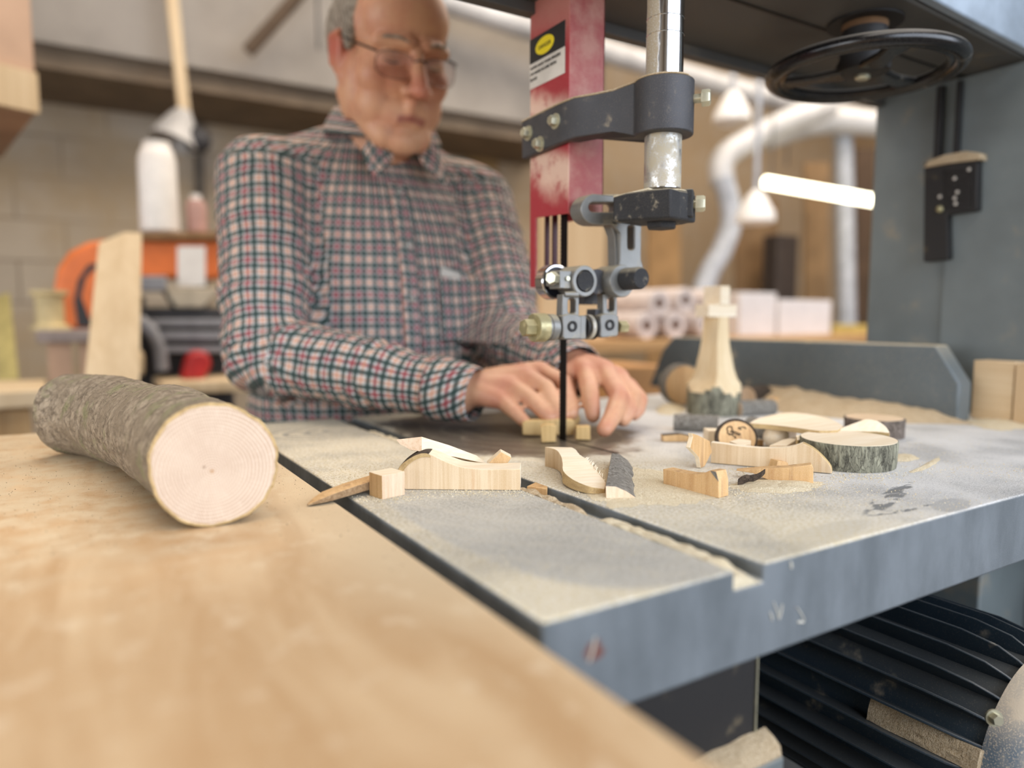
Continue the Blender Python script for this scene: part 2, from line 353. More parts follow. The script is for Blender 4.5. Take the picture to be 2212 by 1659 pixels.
# column, its door seam, upper frame
m = MB().box((1.035, .20, FLOOR), (1.50, .655, 1.05)); m.build('column', M_PAINT, saw, bevel=.004)
m = MB().box((1.0305, .18, -.055), (1.0352, .5425, .4485)); m.build('column_door', M_PAINT, saw, bevel=.0015)
m = MB()
fr = [(-.02, .655), (1.50, .655), (1.50, .40), (1.035, .457), (.55, .425), (-.02, .425)]
m.prism([(x, y, .45) for x, y in fr], (0, 0, .6)); m.build('upper_frame', M_PAINT_SHADED, saw, bevel=.003)
m = MB().prism([(-.03, .424, .452), (.55, .424, .452), (1.035, .456, .452), (1.52, .398, .452), (1.52, .386, .452), (1.035, .444, .452), (.55, .412, .452), (-.03, .412, .452)], (0, 0, .62))
m.build('wheel_cover', simple('machine_paint_daylit', '#9aa7b4', .4), saw, bevel=.002)  # cool daylight on the frame's front painted in as pale blue
m = MB().box((-.02, .5285, .4490), (1.034, .5325, .4502)); m.build('frame_seam', M_BLADE, saw)
m = MB().box((-.02, .640, .4385), (1.034, .6545, .4502)); m.build('frame_rim', M_PAINT_SHADED, saw, bevel=.001)
# handwheel under the upper frame
hw = bpy.data.objects.new('handwheel', None); COL.objects.link(hw); hx, hy, hz = .7545, .4945, .399; place(hw, (hx, hy, hz), saw); hw['label'] = 'black handwheel with dusty rim'
m = MB().cyl((hx, hy, .4475), (hx, hy, .4507), .0385, n=40); m.build('collar_plate', M_BLACKM, saw)
m = MB().cyl((hx, hy, .441), (hx, hy, .448), .0235, n=28); m.build('felt_ring', simple('brown_felt', '#6d5238', .95), saw)
m = MB().lathe((hx, hy, .394), (0, 0, 1), [(0, .016), (.003, .027), (.01, .028), (.018, .0245), (.047, .0235)], 32); m.build('hub', M_BLACKM, hw)
m = MB().lathe((hx, hy, .3895), (0, 0, 1), [(0, .006), (.002, .008), (.006, .008)], 20); m.build('axle_nut', M_ZINC, hw)
a = Vector((hx, hy, .425)); d = (CAM-a); d.z = 0; d.normalize(); d = Matrix.Rotation(R(6), 3, 'Z') @ d
m = MB().torus(a+d*.0235, d, .0035, .0012, 16, 8); m.build('set_screw', M_ZINC, hw)
m = MB()
m.torus((hx, hy, hz), (0, 0, 1), .0935, .0085, 72, 16, sq=.95)
m.torus((hx, hy, hz-.001), (0, 0, 1), .0835, .004, 72, 8, sq=1.2); m.build('rim', M_BLACK, hw)
for k, an in enumerate((238, 118, 358)):
    e = Vector((math.cos(R(an)), math.sin(R(an)), 0)); s_ = Vector((-e.y, e.x, 0)); c0 = Vector((hx, hy, hz-.004))
    m = MB().prism([c0+e*.018+s_*.015, c0+e*.018-s_*.015, c0+e*.05-s_*.0095, c0+e*.086-s_*.0135, c0+e*.086+s_*.0135, c0+e*.05+s_*.0095], (0, 0, .007)); m.build('spoke', M_BLACK, hw, bevel=.0025)
# chromed guide post with two clamps
PX, PY = .463, .495
m = MB().cyl((PX, PY, .245), (PX, PY, .452), .0165, n=40); m.lathe((PX, PY, .3915), (0, 0, 1), [(0, .0165), (.0004, .0168), (.0008, .0165)], 40); m.lathe((PX, PY, .3775), (0, 0, 1), [(0, .0165), (.0004, .0168), (.0008, .0165)], 40)
gp = m.build('guide_post', M_POST, saw); gp['label'] = 'chromed round post'
m = MB().cyl((PX, PY, .2455), (PX, PY, .296), .01655, n=40); m.build('dusty_band', M_CHROME_D, gp)
def slope(xy, r): return [Vector((xy[0]+r*math.cos(a*math.tau/40), xy[1]+r*math.sin(a*math.tau/40), 0)) for a in range(40)]
def arc(c, r, a0, a1, n): return [(c[0]+r*math.cos(R(a0+(a1-a0)*i/n)), c[1]+r*math.sin(R(a0+(a1-a0)*i/n))) for i in range(n+1)]
gc = bpy.data.objects.new('guard_clamp', None); COL.objects.link(gc); place(gc, (PX, PY, .31), saw); gc['label'] = 'dark cast clamp strap bolted to the red guard'
# outline seen from above: strap runs along the guard's flank, crosses to the round boss
out = [(.4195, .652), (.4115, .652), (.4105, .585), (.4125, .562), (.4215, .545), (.4315, .528)] + arc((PX, PY), .0265, 152, 152+250, 34) + [(.4685, .534), (.452, .545), (.437, .556), (.4290, .5735), (.4195, .5765)]
zb = .2985
def ztop(x, y):
    d = math.hypot(x-PX, y-PY); return .335 + .004*max(0, min(1, (.05-d)/.02))
lo, hi = [], []
for x, y in out:
    far = max(0, min(1, (y-.56)/.09)); d = math.hypot(x-PX, y-PY)
    lo.append(Vector((x, y, zb-.0035*far-(.0065 if d < .03 else 0)))); hi.append(Vector((x, y, ztop(x, y)-.002*far)))
m = MB().rings([lo, hi]); o = m.build('strap', M_CAST, gc, bevel=.0012)
m = MB()
m.rings([[Vector((PX+r*math.cos(a*math.tau/40), PY+r*math.sin(a*math.tau/40), z)) for a in range(40)] for r, z in [(.0265, .3385), (.0245, .3405), (.0168, .3425)]], False, False)
m.build('sawdust_cap', M_DUST_T, gc)
def face_bolt(px, py, x): return atx(px, py, x)
m = MB()
for px, py in [(1201, 262), (1142, 288), (1167, 311)]: bolt(m, atx(px, py, .4108), (-1, 0, 0), .0052, .0065)
m.build('bolt', M_ZINC, gc)
m = MB(); p = Vector((PX, PY, .322)); d = Vector((.62, -.78, 0)).normalized(); bolt(m, p+d*.026, d, .0072, .0075, shaft=.007); m.build('clamp_bolt', M_ZINC, gc)
# red blade guard channel, open below
# sawdust settled along the strap's upper lip
rid = [v+Vector((0, 0, .0002)) for v in hi[1:6]+hi[6:24]]
MB().tube(rid, [.0007+.0006*abs(noise.noise(p*160)) for p in rid], 8).build('sawdust_ridge', M_DUST_T, gc)
g = bpy.data.objects.new('blade_guard', None); COL.objects.link(g); place(g, (.44, .61, .23), saw); g['label'] = 'red enamelled channel guard'
GX0, GX1, GY0, GY1 = .4200, .4635, .580, .6495
m = MB()
m.prism([(GX0, GY0, .231), (GX0, GY0, .452), (GX0, GY1, .452), (GX0, GY1, .1615), (GX0, GY1-.0115, .161), (GX0, GY1-.0115, .2335)], (.003, 0, 0))
m.box((GX0+.001, GY0, .2305), (GX1, GY0+.003, .452)); m.box((GX1-.003, GY0, .232), (GX1, GY1, .452))
m.build('channel', M_GUARD, g, bevel=.0012)
m = MB().box((GX0+.018, GY1-.004, .172), (GX0+.0235, GY1-.001, .452)).box((GX0+.0275, GY1-.004, .172), (GX0+.034, GY1-.001, .452)); m.build('inner_rail', M_RED_IN, g, bevel=.0006)
# warning label on the guard's flank
lx = GX0-.0002
q = [(GY1+.0000, .3655), (GY1, .4150), (.5868, .4150), (.5868, .3655)]
lb = MB().box((lx-.0002, q[2][0], .3655), (lx, GY1-.0005, .4150)).build('warning_label', M_WHITE, g)
m = MB().box((lx-.0004, .5868, .3905), (lx-.0001, GY1-.0005, .4150)); m.build('black_header', M_INK, lb)
m = MB(); n = 32; c0 = Vector((lx-.0004, .6215, .4025)); m.prism([c0+Vector((0, .0165*math.cos(math.tau*i/n), .0085*math.sin(math.tau*i/n))) for i in range(n)], (-.0002, 0, 0)); m.build('yellow_oval', M_YEL, lb)
ML = Matrix(((0, 0, -1, 0), (-1, 0, 0, 0), (0, 1, 0, 0), (0, 0, 0, 1)))   # text x -> -y, text y -> z, faces -x
def lab(s, size, y, z, mat_=None, al='LEFT'): text(s, size, mat_ or M_INK, Matrix.Translation((lx-.0007, y, z)) @ ML, lb, align=al)
lab('DANGER', .0056, .6215, .4003, al='CENTER')
lab('NEVER HAVE YOUR FINGERS', .0042, .6475, .3842); lab('OR HAND IN LINE WITH', .0042, .6475, .3785); lab('BLADE', .0042, .6475, .3728)
# the blade itself
m = MB().prism([(.4385, .6075, -.3), (.4385, .6075, .452), (.4393, .6075, .452), (.4393, .6075, -.3)], (0, .011, 0))
zz = -.02
while zz < .44: m.add([(.4385, .6185, zz), (.4393, .6185, zz), (.4389, .6205, zz+.0015), (.4385, .6185, zz+.004), (.4393, .6185, zz+.004)], [(0, 1, 2), (1, 4, 2), (4, 3, 2), (3, 0, 2)]); zz += .004
m.build('blade', M_BLADE, saw, smooth=0)
# ---------------------------------------------------------------- lower clamp and roller guides on the post
lc = bpy.data.objects.new('guide_clamp', None); COL.objects.link(lc); place(lc, (PX, PY, .23), saw); lc['label'] = 'black pitted clamp at the foot of the post'
u = Vector((-.30, .954, 0)); nn = Vector((-.954, -.30, 0)); p0 = Vector((PX, PY, 0))+nn*.0265
def pl(px, py): return atplane(px, py, p0, nn)
A = [pl(*q) for q in [(1323, 425), (1352, 416), (1400, 409), (1449, 405), (1449, 470), (1400, 473), (1323, 479)]]
m = MB().prism(A, -nn*.047); m.build('clamp_arm', M_ROD, lc, bevel=.002)
zt = pl(1449, 405).z; zl = pl(1449, 470).z
m = MB()
fl = arc((PX, PY), .0255, 190, 190+235, 26)
m.rings([[Vector((x, y, zl)) for x, y in fl], [Vector((x, y, zt)) for x, y in fl]]); m.build('clamp_boss', M_ROD, lc, bevel=.002)
m = MB(); p = Vector((PX, PY, (zt+zl)/2+.003)); d = Vector((.66, -.75, 0)).normalized(); m.box((-.010, -.008, -.012), (.010, .006, .012), M=Matrix.Translation(p+d*.022) @ d.to_track_quat('Y', 'Z').to_matrix().to_4x4()); m.build('clamp_lug', M_ROD, lc, bevel=.0012)
m = MB(); bolt(m, p+d*.026, d, .0072, .008, shaft=.004); m.build('clamp_bolt', M_ZINC, lc)
m = MB().lathe((PX, PY, zl), (0, 0, -1), [(-.002, .0145), (.004, .0145), (.0055, .013)], 6); m.build('post_nut', M_ROD, lc, bevel=.0005)
m = MB(); top = [Vector((q.x, q.y, zt)) for q in (A[0], A[3])]
m.rings([[Vector((PX+r*math.cos(a*math.tau/36), PY+r*math.sin(a*math.tau/36), zt+h)) for a in range(36)] for r, h in [(.0252, .0), (.0235, .0012), (.0165, .0016)]], False, False)
T0, T1 = A[0], A[2]
m.prism([T0-nn*.001+Vector((0, 0, -.0006)), T1-nn*.001+Vector((0, 0, .0)), T1-nn*.040, T0-nn*.040+Vector((0, 0, -.0006))], (0, 0, .0016)); m.build('sawdust_cap', M_DUST, lc, bevel=.0006)

gu = bpy.data.objects.new('blade_guide', None); COL.objects.link(gu); place(gu, (.44, .59, .13), saw); gu['label'] = 'cast aluminium roller guide assembly'
YF = .55
def f(px, py, y=YF): return aty(px, py, y)
def poly(pts, d, y=YF, hole=None, m=None):
    m = m or MB(); P = [f(a, b, y) for a, b in pts]; D = Vector((0, d, 0))
    if hole is None: return m.prism(P, D)
    H = [f(a, b, y) for a, b in hole]; bm = bmesh.new()
    vo = [bm.verts.new(p) for p in P]; vh = [bm.verts.new(p) for p in H]
    es = [bm.edges.new((v[i], v[(i+1) % len(v)])) for v in (vo, vh) for i in range(len(v))]
    bmesh.ops.triangle_fill(bm, use_beauty=True, use_dissolve=False, edges=es)
    bm.verts.index_update(); vs = [v.co.copy() for v in bm.verts]; fs = [tuple(v.index for v in q.verts) for q in bm.faces]; bm.free()
    k = len(vs); no, nh = len(P), len(H)
    F = fs+[tuple(i+k for i in reversed(q)) for q in fs]
    F += [(i, (i+1) % no, (i+1) % no+k, i+k) for i in range(no)]
    F += [(no+i, no+i+k, no+(i+1) % nh+k, no+(i+1) % nh) for i in range(nh)]
    return m.add(vs+[p+D for p in vs], F)
def rr(x0, y0, x1, y1, r=None, n=6):
    r = r or min(x1-x0, y1-y0)/2-.01; o = []
    for cx, cy, a in ((x1-r, y0+r, -90), (x1-r, y1-r, 0), (x0+r, y1-r, 90), (x0+r, y0+r, 180)):
        o += [(cx+r*math.cos(R(a+90*i/n)), cy+r*math.sin(R(a+90*i/n))) for i in range(n+1)]
    return o
# horizontal slotted ear
ear = [(1345, 424)]+[(1288+33*math.cos(R(a)), 451.5+33.5*math.sin(R(a))) for a in range(-100, -261, -16)]+[(1290, 485), (1345, 486)]
poly(ear, .018, hole=rr(1272, 437, 1340, 458)).build('slotted_ear', M_CAST_L, gu, bevel=.001)
m = MB().prism([f(1276, 428)+Vector((0, .002, .002)), f(1340, 426)+Vector((0, .002, .0018)), f(1340, 426)+Vector((0, .017, .0018)), f(1276, 428)+Vector((0, .017, .002))], (0, 0, .0014)); m.build('sawdust_cap', M_DUST, gu, bevel=.0005)
# vertical slotted stem, flared at the top
stem = [(1318, 478), (1386, 478), (1385, 560), (1392, 585), (1335, 590), (1340, 560), (1340, 505), (1328, 490)]
poly(stem, .016, hole=rr(1356, 486, 1371, 540, 7)).build('slotted_stem', M_CAST_L, gu, bevel=.001)
m = MB()
m.prism([f(1318, 484, YF+.005), f(1341, 500, YF+.005), f(1341, 580, YF+.005), f(1330, 580, YF+.005), f(1328, 510, YF+.005)], (0, .012, 0)); m.build('web', M_CAST_L, gu, bevel=.0008)
# two round bosses, axes along the feed
def px_r(p, n): return n/1550*((p-CAM).dot(FWD))
B1 = f(1345, 607, .545); r1 = px_r(B1, 35)
m = MB().lathe(B1, (0, 1, 0), [(0, r1*.95), (.0012, r1), (.028, r1), (.029, r1*.97)], 40); m.build('boss', M_CAST_L, gu)
R1 = f(1352, 603, .545); rr1 = px_r(R1, 24)
m = MB().lathe(R1, (0, -1, 0), [(-.002, rr1), (.020, rr1), (.0228, rr1*.86), (.0232, rr1*.7)], 36); m.build('knob_rod', M_ROD, gu)
B2 = f(1264, 607, .552); r2 = px_r(B2, 34)
m = MB().lathe(B2, (0, 1, 0), [(0, r2*.72), (0, r2*.94), (.0012, r2), (.030, r2*.98), (.030, r2*.5)], 40, cap=False); m.build('clamp_ring', M_CAST_L, gu)
m = MB().lathe(B2, (0, 1, 0), [(-.0006, r2*.60), (-.0008, r2*.64), (.01, r2*.66)], 36); m.build('rod_end', M_ROD, gu)
m = MB().lathe((B1+B2)/2+Vector((.000, .010, 0)), (0, 1, 0), [(0, r2*.80), (.012, r2*.8)], 30); m.build('spacer', M_CAST, gu)
# clamp ears and pinch bolt to the left of the ring
e0 = f(1223, 604, .556)
m = MB().box(e0+Vector((-.0075, 0, -.0085)), e0+Vector((.007, .018, .0085))); m.box(e0+Vector((-.012, .006, -.006)), e0+Vector((-.006, .017, .007))); m.build('pinch_lug', M_CAST_L, gu, bevel=.001)
m = MB(); bolt(m, e0+Vector((-.009, .004, .001)), (-.86, -.5, 0), .0062, .009, shaft=.003); m.cyl(e0+Vector((.001, 0, .001)), e0+Vector((.001, -.002, .001)), .0022, n=16); m.build('pinch_bolt', M_ZINC, gu)
m = MB().lathe(f(1235, 636, .556), (.95, -.3, 0), [(-.007, .0025), (.006, .0032), (.0068, .0025)], 16); m.build('lock_pin', M_CAST_L, gu)
# chromed thrust bearing behind
T = f(1203, 609, .578); rt_ = px_r(T, 38)
m = MB().lathe(T, (0, 1, 0), [(.001, rt_*.82), (0, rt_*.86), (0, rt_*.95), (.001, rt_), (.013, rt_), (.014, rt_*.9)], 44, cap=False); th = m.build('bearing_ring', M_CHROME, gu)
m = MB().lathe(T+Vector((0, .0015, 0)), (0, 1, 0), [(0, .003), (0, rt_*.86), (.010, rt_*.86)], 40); m.build('bearing_shield', simple('blue_black_seal', '#10131f', .3), gu)
# lower legs with slots, front plates, screws
for pts, slot, plate, sc in (
    ([(1216, 636), (1251, 636), (1251, 684), (1214, 684)], rr(1227, 645, 1244, 678, 7), [(1216, 682), (1228, 678), (1246, 678), (1257, 684), (1256, 729), (1250, 733), (1219, 733), (1216, 728)], (1236, 705)),
    ([(1303, 636), (1333, 636), (1334, 684), (1303, 684)], rr(1312, 643, 1328, 674, 7), [(1298, 682), (1308, 677), (1328, 677), (1337, 683), (1336, 724), (1331, 727), (1300, 730), (1297, 726)], (1317, 702))):
    poly(pts, .010, .558, slot).build('guide_leg', M_CAST_L, gu, bevel=.0008)
    poly(plate, .014, .554).build('front_plate', M_CAST_L, gu, bevel=.0012)
    s0 = f(sc[0], sc[1], .554); r = px_r(s0, 12)
    m = MB().lathe(s0, (0, -1, 0), [(-.001, r), (.0012, r), (.0014, r*.85), (.0006, r*.5), (-.002, r*.45)], 26, cap=False).lathe(s0+Vector((0, .001, 0)), (0, -1, 0), [(0, r*.6), (.0004, .0001)], 20); m.build('socket_screw', M_ROD, gu)
# roller axle along x with hex adjuster on the left, rollers between the plates
def gx(px, py=707, y=.566): return f(px, py, y)
a0, a1 = gx(1160, 708), gx(1344, 704); AX = (a1-a0).normalized(); zc = gx(1236, 707).z; yc = .566
def ax(px): q = gx(px); return Vector((q.x, yc, zc))
def seg(p, q, r, mat_, name, n=32, bev=.0006):
    A_, B_ = ax(p), ax(q); rad = px_r((A_+B_)/2, r); return MB().cyl(A_, B_, rad, n=n, bev=bev).build(name, mat_, gu)
seg(1130, 1162, 19, M_BRASSY, 'hex_adjuster', 6)
seg(1152, 1176, 31, M_BRASSY, 'knurled_collar')
seg(1160, 1184, 27, M_CAST_L, 'lock_washer')
seg(1181, 1196, 29, M_CAST_L, 'lock_nut')
seg(1190, 1218, 22, M_CAST_L, 'threaded_sleeve')
MB().box(ax(1205)+Vector((0, -.008, -.0115)), ax(1256)+Vector((0, .010, .0115))).build('guide_block', M_CAST_L, gu, bevel=.001)
seg(1257, 1263, 25, M_BLACKM, 'roller'); seg(1266, 1274, 27, M_CHROME_D, 'roller'); seg(1276, 1281, 27, M_BLACKM, 'roller')
MB().box(ax(1282)+Vector((0, -.003, -.0105)), ax(1312)+Vector((0, .012, .018))).build('guide_block', M_CAST, gu, bevel=.001)
seg(1334, 1352, 14, M_BRASSY, 'end_nut', 6)
MB().box(f(1262, 645, .59)+Vector((0, 0, -.006)), f(1296, 640, .59)+Vector((0, .012, .012))).build('rear_bracket', M_CAST, gu, bevel=.001)

# ---------------------------------------------------------------- black switch box on the column, hose, fence, under-table works
XB = 1.0305
sb = bpy.data.objects.new('tension_gauge', None); COL.objects.link(sb); place(sb, (XB, .545, .25), saw); sb['label'] = 'black dusty gauge box'
def xp(px, py, x=XB): return atx(px, py, x)
m = MB().prism([xp(1996, 352, 1.018), xp(2112, 345, 1.018), xp(2110, 455, 1.018), xp(2046, 464, 1.018), xp(2048, 560, 1.018), xp(1994, 566, 1.018)], (.013, 0, 0)); m.build('gauge_body', M_BLACKM, sb, bevel=.0015)
m = MB().prism([xp(2037, 368, 1.0172), xp(2100, 366, 1.0172), xp(2098, 450, 1.0172), xp(2040, 452, 1.0172)], (.002, 0, 0)); m.build('gauge_plate', M_BLACK, sb)
m = MB()
for q in [(2062, 385), (2068, 415), (2062, 428), (2064, 440), (2093, 366), (2030, 425)]: m.ball(xp(*q, 1.0168), (.0006, .0024, .0024), 10, 6)
m.build('gauge_marks', M_WHITE, sb)
m = MB().ball(xp(2030, 452, 1.016), .0045, 12, 8); m.build('brass_screw', M_BRASSY, sb)
m = MB(); P = [xp(1995, 362, 1.014), xp(2005, 347, 1.014), xp(2040, 334, 1.014), xp(2085, 326, 1.014), xp(2116, 330, 1.014), xp(2118, 344, 1.014), xp(2050, 352, 1.014)]; m.prism(P, (.018, 0, 0)); m.build('sawdust_cap', M_DUST_T, sb, bevel=.001)
m = MB().box((1.022, .552, .345), (1.0305, .560, .443)).box((1.022, .528, .345), (1.0305, .534, .443)); m.build('slide_rail', M_BLACKM, sb, bevel=.0006)
# front trunnion cover with sawdust ledge, lower cabinet
m = MB().box((.18, .272, -.128), (.336, .60, -TT+.001)); o = m.build('trunnion_cover', M_BLACKM, saw, bevel=.0008)
m = MB().box((.336, .271, -.127), (.3372, .273, -TT+.001)); m.build('cover_edge', M_ZINC, saw)
m = MB().box((.16, .258, -.141), (.347, .64, -.128)); m.build('ledge', M_PAINT, saw, bevel=.002)
m = MB(); L = []
for i in range(41):
    x = .165+(.346-.165)*i/40
    L.append([Vector((x, .2595, -.128)), Vector((x, .2605, -.1225+.002*noise.noise((x*90, 1, 0)))), Vector((x, .265, -.119+.004*noise.noise((x*60, 0, 0)))), Vector((x, .2718, -.1165+.005*noise.noise((x*50, 3, 0)))), Vector((x, .2718, -.128))])
m.rings(L); m.build('sawdust_ridge', M_DUST_T, saw)
m = MB().box((.14, .290, FLOOR), (.317, .64, -.141)); m.build('trunnion_housing', M_PAINT, saw, bevel=.003)
m = MB().box((.30, .60, FLOOR), (1.04, .648, -.06)); m.build('lower_wheel_housing', M_PAINT_SHADED, saw, bevel=.003)
m = MB().box((.92, .42, FLOOR), (1.05, .60, -.09)); m.build('machine_foot', M_PAINT, saw, bevel=.003)
# motor: axis along the feed, finned shell, rounded end bell nearest the camera
mc = Vector((.640, 0, -.222)); MR = .083
mo = bpy.data.objects.new('motor', None); COL.objects.link(mo); place(mo, (mc.x, .38, mc.z-.1), saw); mo['label'] = 'blue-grey finned electric motor'
m = MB().lathe((mc.x, .243, mc.z), (0, 1, 0), [(0, MR), (.33, MR)], 72)
for k in range(28):
    a = math.tau*k/28+.04; e = Vector((math.cos(a), 0, math.sin(a))); s_ = Vector((-e.z, 0, e.x))
    pr = [(0, MR-.002), (.33, MR-.002), (.33, MR+.017), (.05, MR+.017), (.022, MR+.013), (.008, MR+.006), (0, MR)]
    m.prism([Vector((mc.x, .243, mc.z))+e*r+Vector((0, y, 0))-s_*.0011 for y, r in pr], s_*.0022)
m.build('finned_shell', M_BLUEGREY, mo, bevel=.0006)
m = MB().lathe((mc.x, .248, mc.z), (0, -1, 0), [(0, MR*.9), (0, MR+.004), (.014, MR+.004), (.03, MR-.004), (.045, MR-.022), (.053, MR-.045), (.055, .0)], 72); eb = m.build('end_bell', dusty('dusty_blue_grey_bell', '#5f7180', '#cdbfa9', .55, .5, 0, 24, .95, 900, .25), mo)
p = aty(2172, 1555, .232); m = MB(); bolt(m, p+Vector((-.004, .006, 0)), (-.55, -.8, .1), .0042, .005); m.build('bell_bolt', M_ZINC, mo)
m = MB().box((mc.x+.03, .36, mc.z+MR+.010), (mc.x+.13, .50, mc.z+MR+.024)); m.build('terminal_box', M_BLUEGREY, mo, bevel=.004)
m = MB(); 
for i in range(3): pass
L = []
for i in range(20):
    y = .362+.136*i/19; L.append([Vector((mc.x+.033+.094*j/9, y, mc.z+MR+.024+.004*abs(noise.noise((j*.6, y*30, 0)))*(1 if 0 < j < 9 else 0))) for j in range(10)]+[Vector((mc.x+.127, y, mc.z+MR+.022)), Vector((mc.x+.033, y, mc.z+MR+.022))])
m.rings(L); m.build('sawdust_layer', M_DUST_T, mo)
# sawdust lodged between two fins
L = []
for i in range(24):
    y = .246+.085*i/23; row = []
    for j in range(7):
        a = math.tau*(12.0+.86*j/6)/28+.055; row.append(Vector((mc.x+math.cos(a)*(MR+.010+.002*noise.noise((j, y*40, 0))), y, mc.z+math.sin(a)*(MR+.010))))
    a0_, a1_ = math.tau*12.86/28+.055, math.tau*12.0/28+.055
    row += [Vector((mc.x+math.cos(a)*(MR-.001), y, mc.z+math.sin(a)*(MR-.001))) for a in (a0_, a1_)]; L.append(row)
MB().rings(L).build('lodged_sawdust', M_DUST_T, mo)
# rip fence: own thing, clamped on the table
fx = .93
P = [(.4627, 0), (.4627, .0480), (.4940, .0945), (.958, .0945), (.985, .0700), (1.02, 0)]
m = MB().prism([(fx, y, z+.0002) for y, z in P], (.030, 0, 0)); o = m.build('rip_fence', dusty('fence_grey_paint', '#626c70', '#d9c7a2', .1, .45, 0, 20, .55, 700, .05), None, bevel=.0025)
tag(o, 'grey steel rip fence with chamfered end standing along the right of the saw table', 'fence')
# ================================================================ plywood work table in front
def ply_mat():
    t = NT('worn_plywood'); geo = t.n('ShaderNodeNewGeometry'); P = geo.outputs['Position']
    g = t.noise(t.mapping(P, (26, 5, 26), rot=(0, 0, R(10))), 1, 5, .6, .8); g2 = t.noise(P, 3.2, 4, .6); fine = t.noise(P, 1100, 3, .6); blot = t.noise(P, 45, 4, .65)
    col = t.mix(t.mapr(g, .3, .72), lin('#bf9c72'), lin('#dcc19a'))
    col = t.mix(t.mapr(g2, .45, .7), col, lin('#be986c'))
    col = t.mix(t.math('MULTIPLY', t.mapr(blot, .56, .66), .40), col, lin('#ead6b6'))
    y = t.sep(P)[1]; x = t.sep(P)[0]
    far = t.mapr(t.math('ADD', y, t.math('MULTIPLY', t.math('SUBTRACT', blot, .5), .2)), .30, .62)
    dust = t.math('MULTIPLY', far, t.mapr(blot, .3, .62))
    edge = t.mapr(x, .08, .15); dust = t.math('MAXIMUM', dust, t.math('MULTIPLY', edge, t.math('MULTIPLY', t.mapr(y, .2, .36), .85)))
    spots = t.math('MULTIPLY', t.mapr(t.noise(P, 240, 2, .5), .63, .68), .7)
    dust = t.math('MAXIMUM', t.math('MULTIPLY', dust, t.mapr(fine, .3, .55, .5, 1)), t.math('MULTIPLY', spots, .6))
    col = t.mix(dust, col, lin('#d6c3a2'))
    sp = t.math('MULTIPLY', t.mapr(t.noise(P, 520, 2, .5), .715, .735), t.mapr(y, .36, .5)); col = t.mix(sp, col, lin('#3a2c20'))
    return t.fin(col, .62, 0, t.bump(t.math('ADD', t.math('MULTIPLY', fine, dust), t.math('MULTIPLY', blot, .5)), .3, .0008))
M_PLY = ply_mat()
wt = thing('work_table', (-.35, .35, FLOOR), 'pale plywood-topped work table filling the lower left, butted near the saw table', 'work table')
m = MB().box((-1.05, -.9, -.020), (.1532, .962, 0)); m.build('table_top', M_PLY, wt, bevel=.0012)
M_PINE = wood('pine_framing', '#cfae7c', '#b08a55', 2, 4, 60)
for x in (-1.0, .06):
    for y in (-.84, .88):
        MB().box((x, y, FLOOR), (x+.06, y+.06, -.020)).build('leg', M_PINE, wt, bevel=.002)
MB().box((-1.0, .90, -.13), (.10, .925, -.020)).box((-1.0, -.86, -.13), (.10, -.835, -.020)).build('apron', M_PINE, wt, bevel=.001)

# ================================================================ the room
def wall_mat(name, a, b, c, sx=.4, mortar='#8a7d6a'):
    t = NT(name); geo = t.n('ShaderNodeNewGeometry'); P = t.mapping(geo.outputs['Position'], (1, 1, 1), rot=(R(90), 0, 0))
    x = t.n('ShaderNodeTexBrick'); t.set(x.inputs['Vector'], P); x.inputs['Scale'].default_value = 1; x.inputs['Brick Width'].default_value = sx; x.inputs['Row Height'].default_value = .2
    x.inputs['Mortar Size'].default_value = .006; x.inputs['Color1'].default_value = lin(a); x.inputs['Color2'].default_value = lin(b); x.inputs['Mortar'].default_value = lin(mortar)
    n = t.noise(geo.outputs['Position'], 2.2, 5, .6); n2 = t.noise(geo.outputs['Position'], 9, 4)
    col = t.mix(t.mapr(n, .35, .68), x.outputs[0], lin(c)); col = t.mix(t.mapr(t.sep(geo.outputs['Position'])[0], .6, 2.0, 0, .8), col, lin('#a08a6c')); col = t.mix(t.math('MULTIPLY', t.mapr(n2, .4, .7), .3), col, lin(a))
    return t.fin(col, .9, 0, t.bump(x.outputs[1], -.3, .004))
def struct(name, a, b, mat_, bevel=0):
    o = MB().box(a, b).build(name, mat_, bevel=bevel); o['kind'] = 'structure'; return o
M_WALL = wall_mat('dusty_block_wall', '#a89c8b', '#b8ab98', '#aa9678')
M_FLOOR = simple('concrete_floor', '#6e675d', .8, scale=3)
M_CEIL = simple('dusty_ceiling', '#7c6248', .9, scale=2)
WY, WX = 4.2, 6.2
struct('floor', (-3.2, -2.6, FLOOR-.1), (WX+.2, WY+.2, FLOOR), M_FLOOR)
struct('wall_back', (-3.2, WY, FLOOR), (WX, WY+.15, 2.6), M_WALL)
M_WALLR = wall_mat('warm_board_wall', '#947048', '#a07c54', '#83603a')
struct('wall_right', (WX, -2.6, FLOOR), (WX+.15, WY+.15, 2.6), M_WALLR)
o = MB().box((-3.2, -2.6, FLOOR), (-3.05, WY, 0)).box((-3.2, -2.6, 1.0), (-3.05, WY, 2.6)).box((-3.2, -2.6, 0), (-3.05, -1.1, 1.0)).box((-3.2, 1.9, 0), (-3.05, WY, 1.0)).build('wall_left', M_WALL); o['kind'] = 'structure'
o = MB().box((-3.17, -1.1, 0), (-3.07, -1.04, 1.0)).box((-3.17, 1.84, 0), (-3.07, 1.9, 1.0)).box((-3.17, -1.1, 0), (-3.07, 1.9, .05)).box((-3.17, -1.1, .95), (-3.07, 1.9, 1.0)).build('added_window', simple('window_frame_white', '#c9c4ba', .8)); o['kind'] = 'structure'  # unseen window, added with its opening to suit the side fill
struct('ceiling', (-3.2, -2.6, 2.6), (WX+.2, WY+.2, 2.7), M_CEIL)
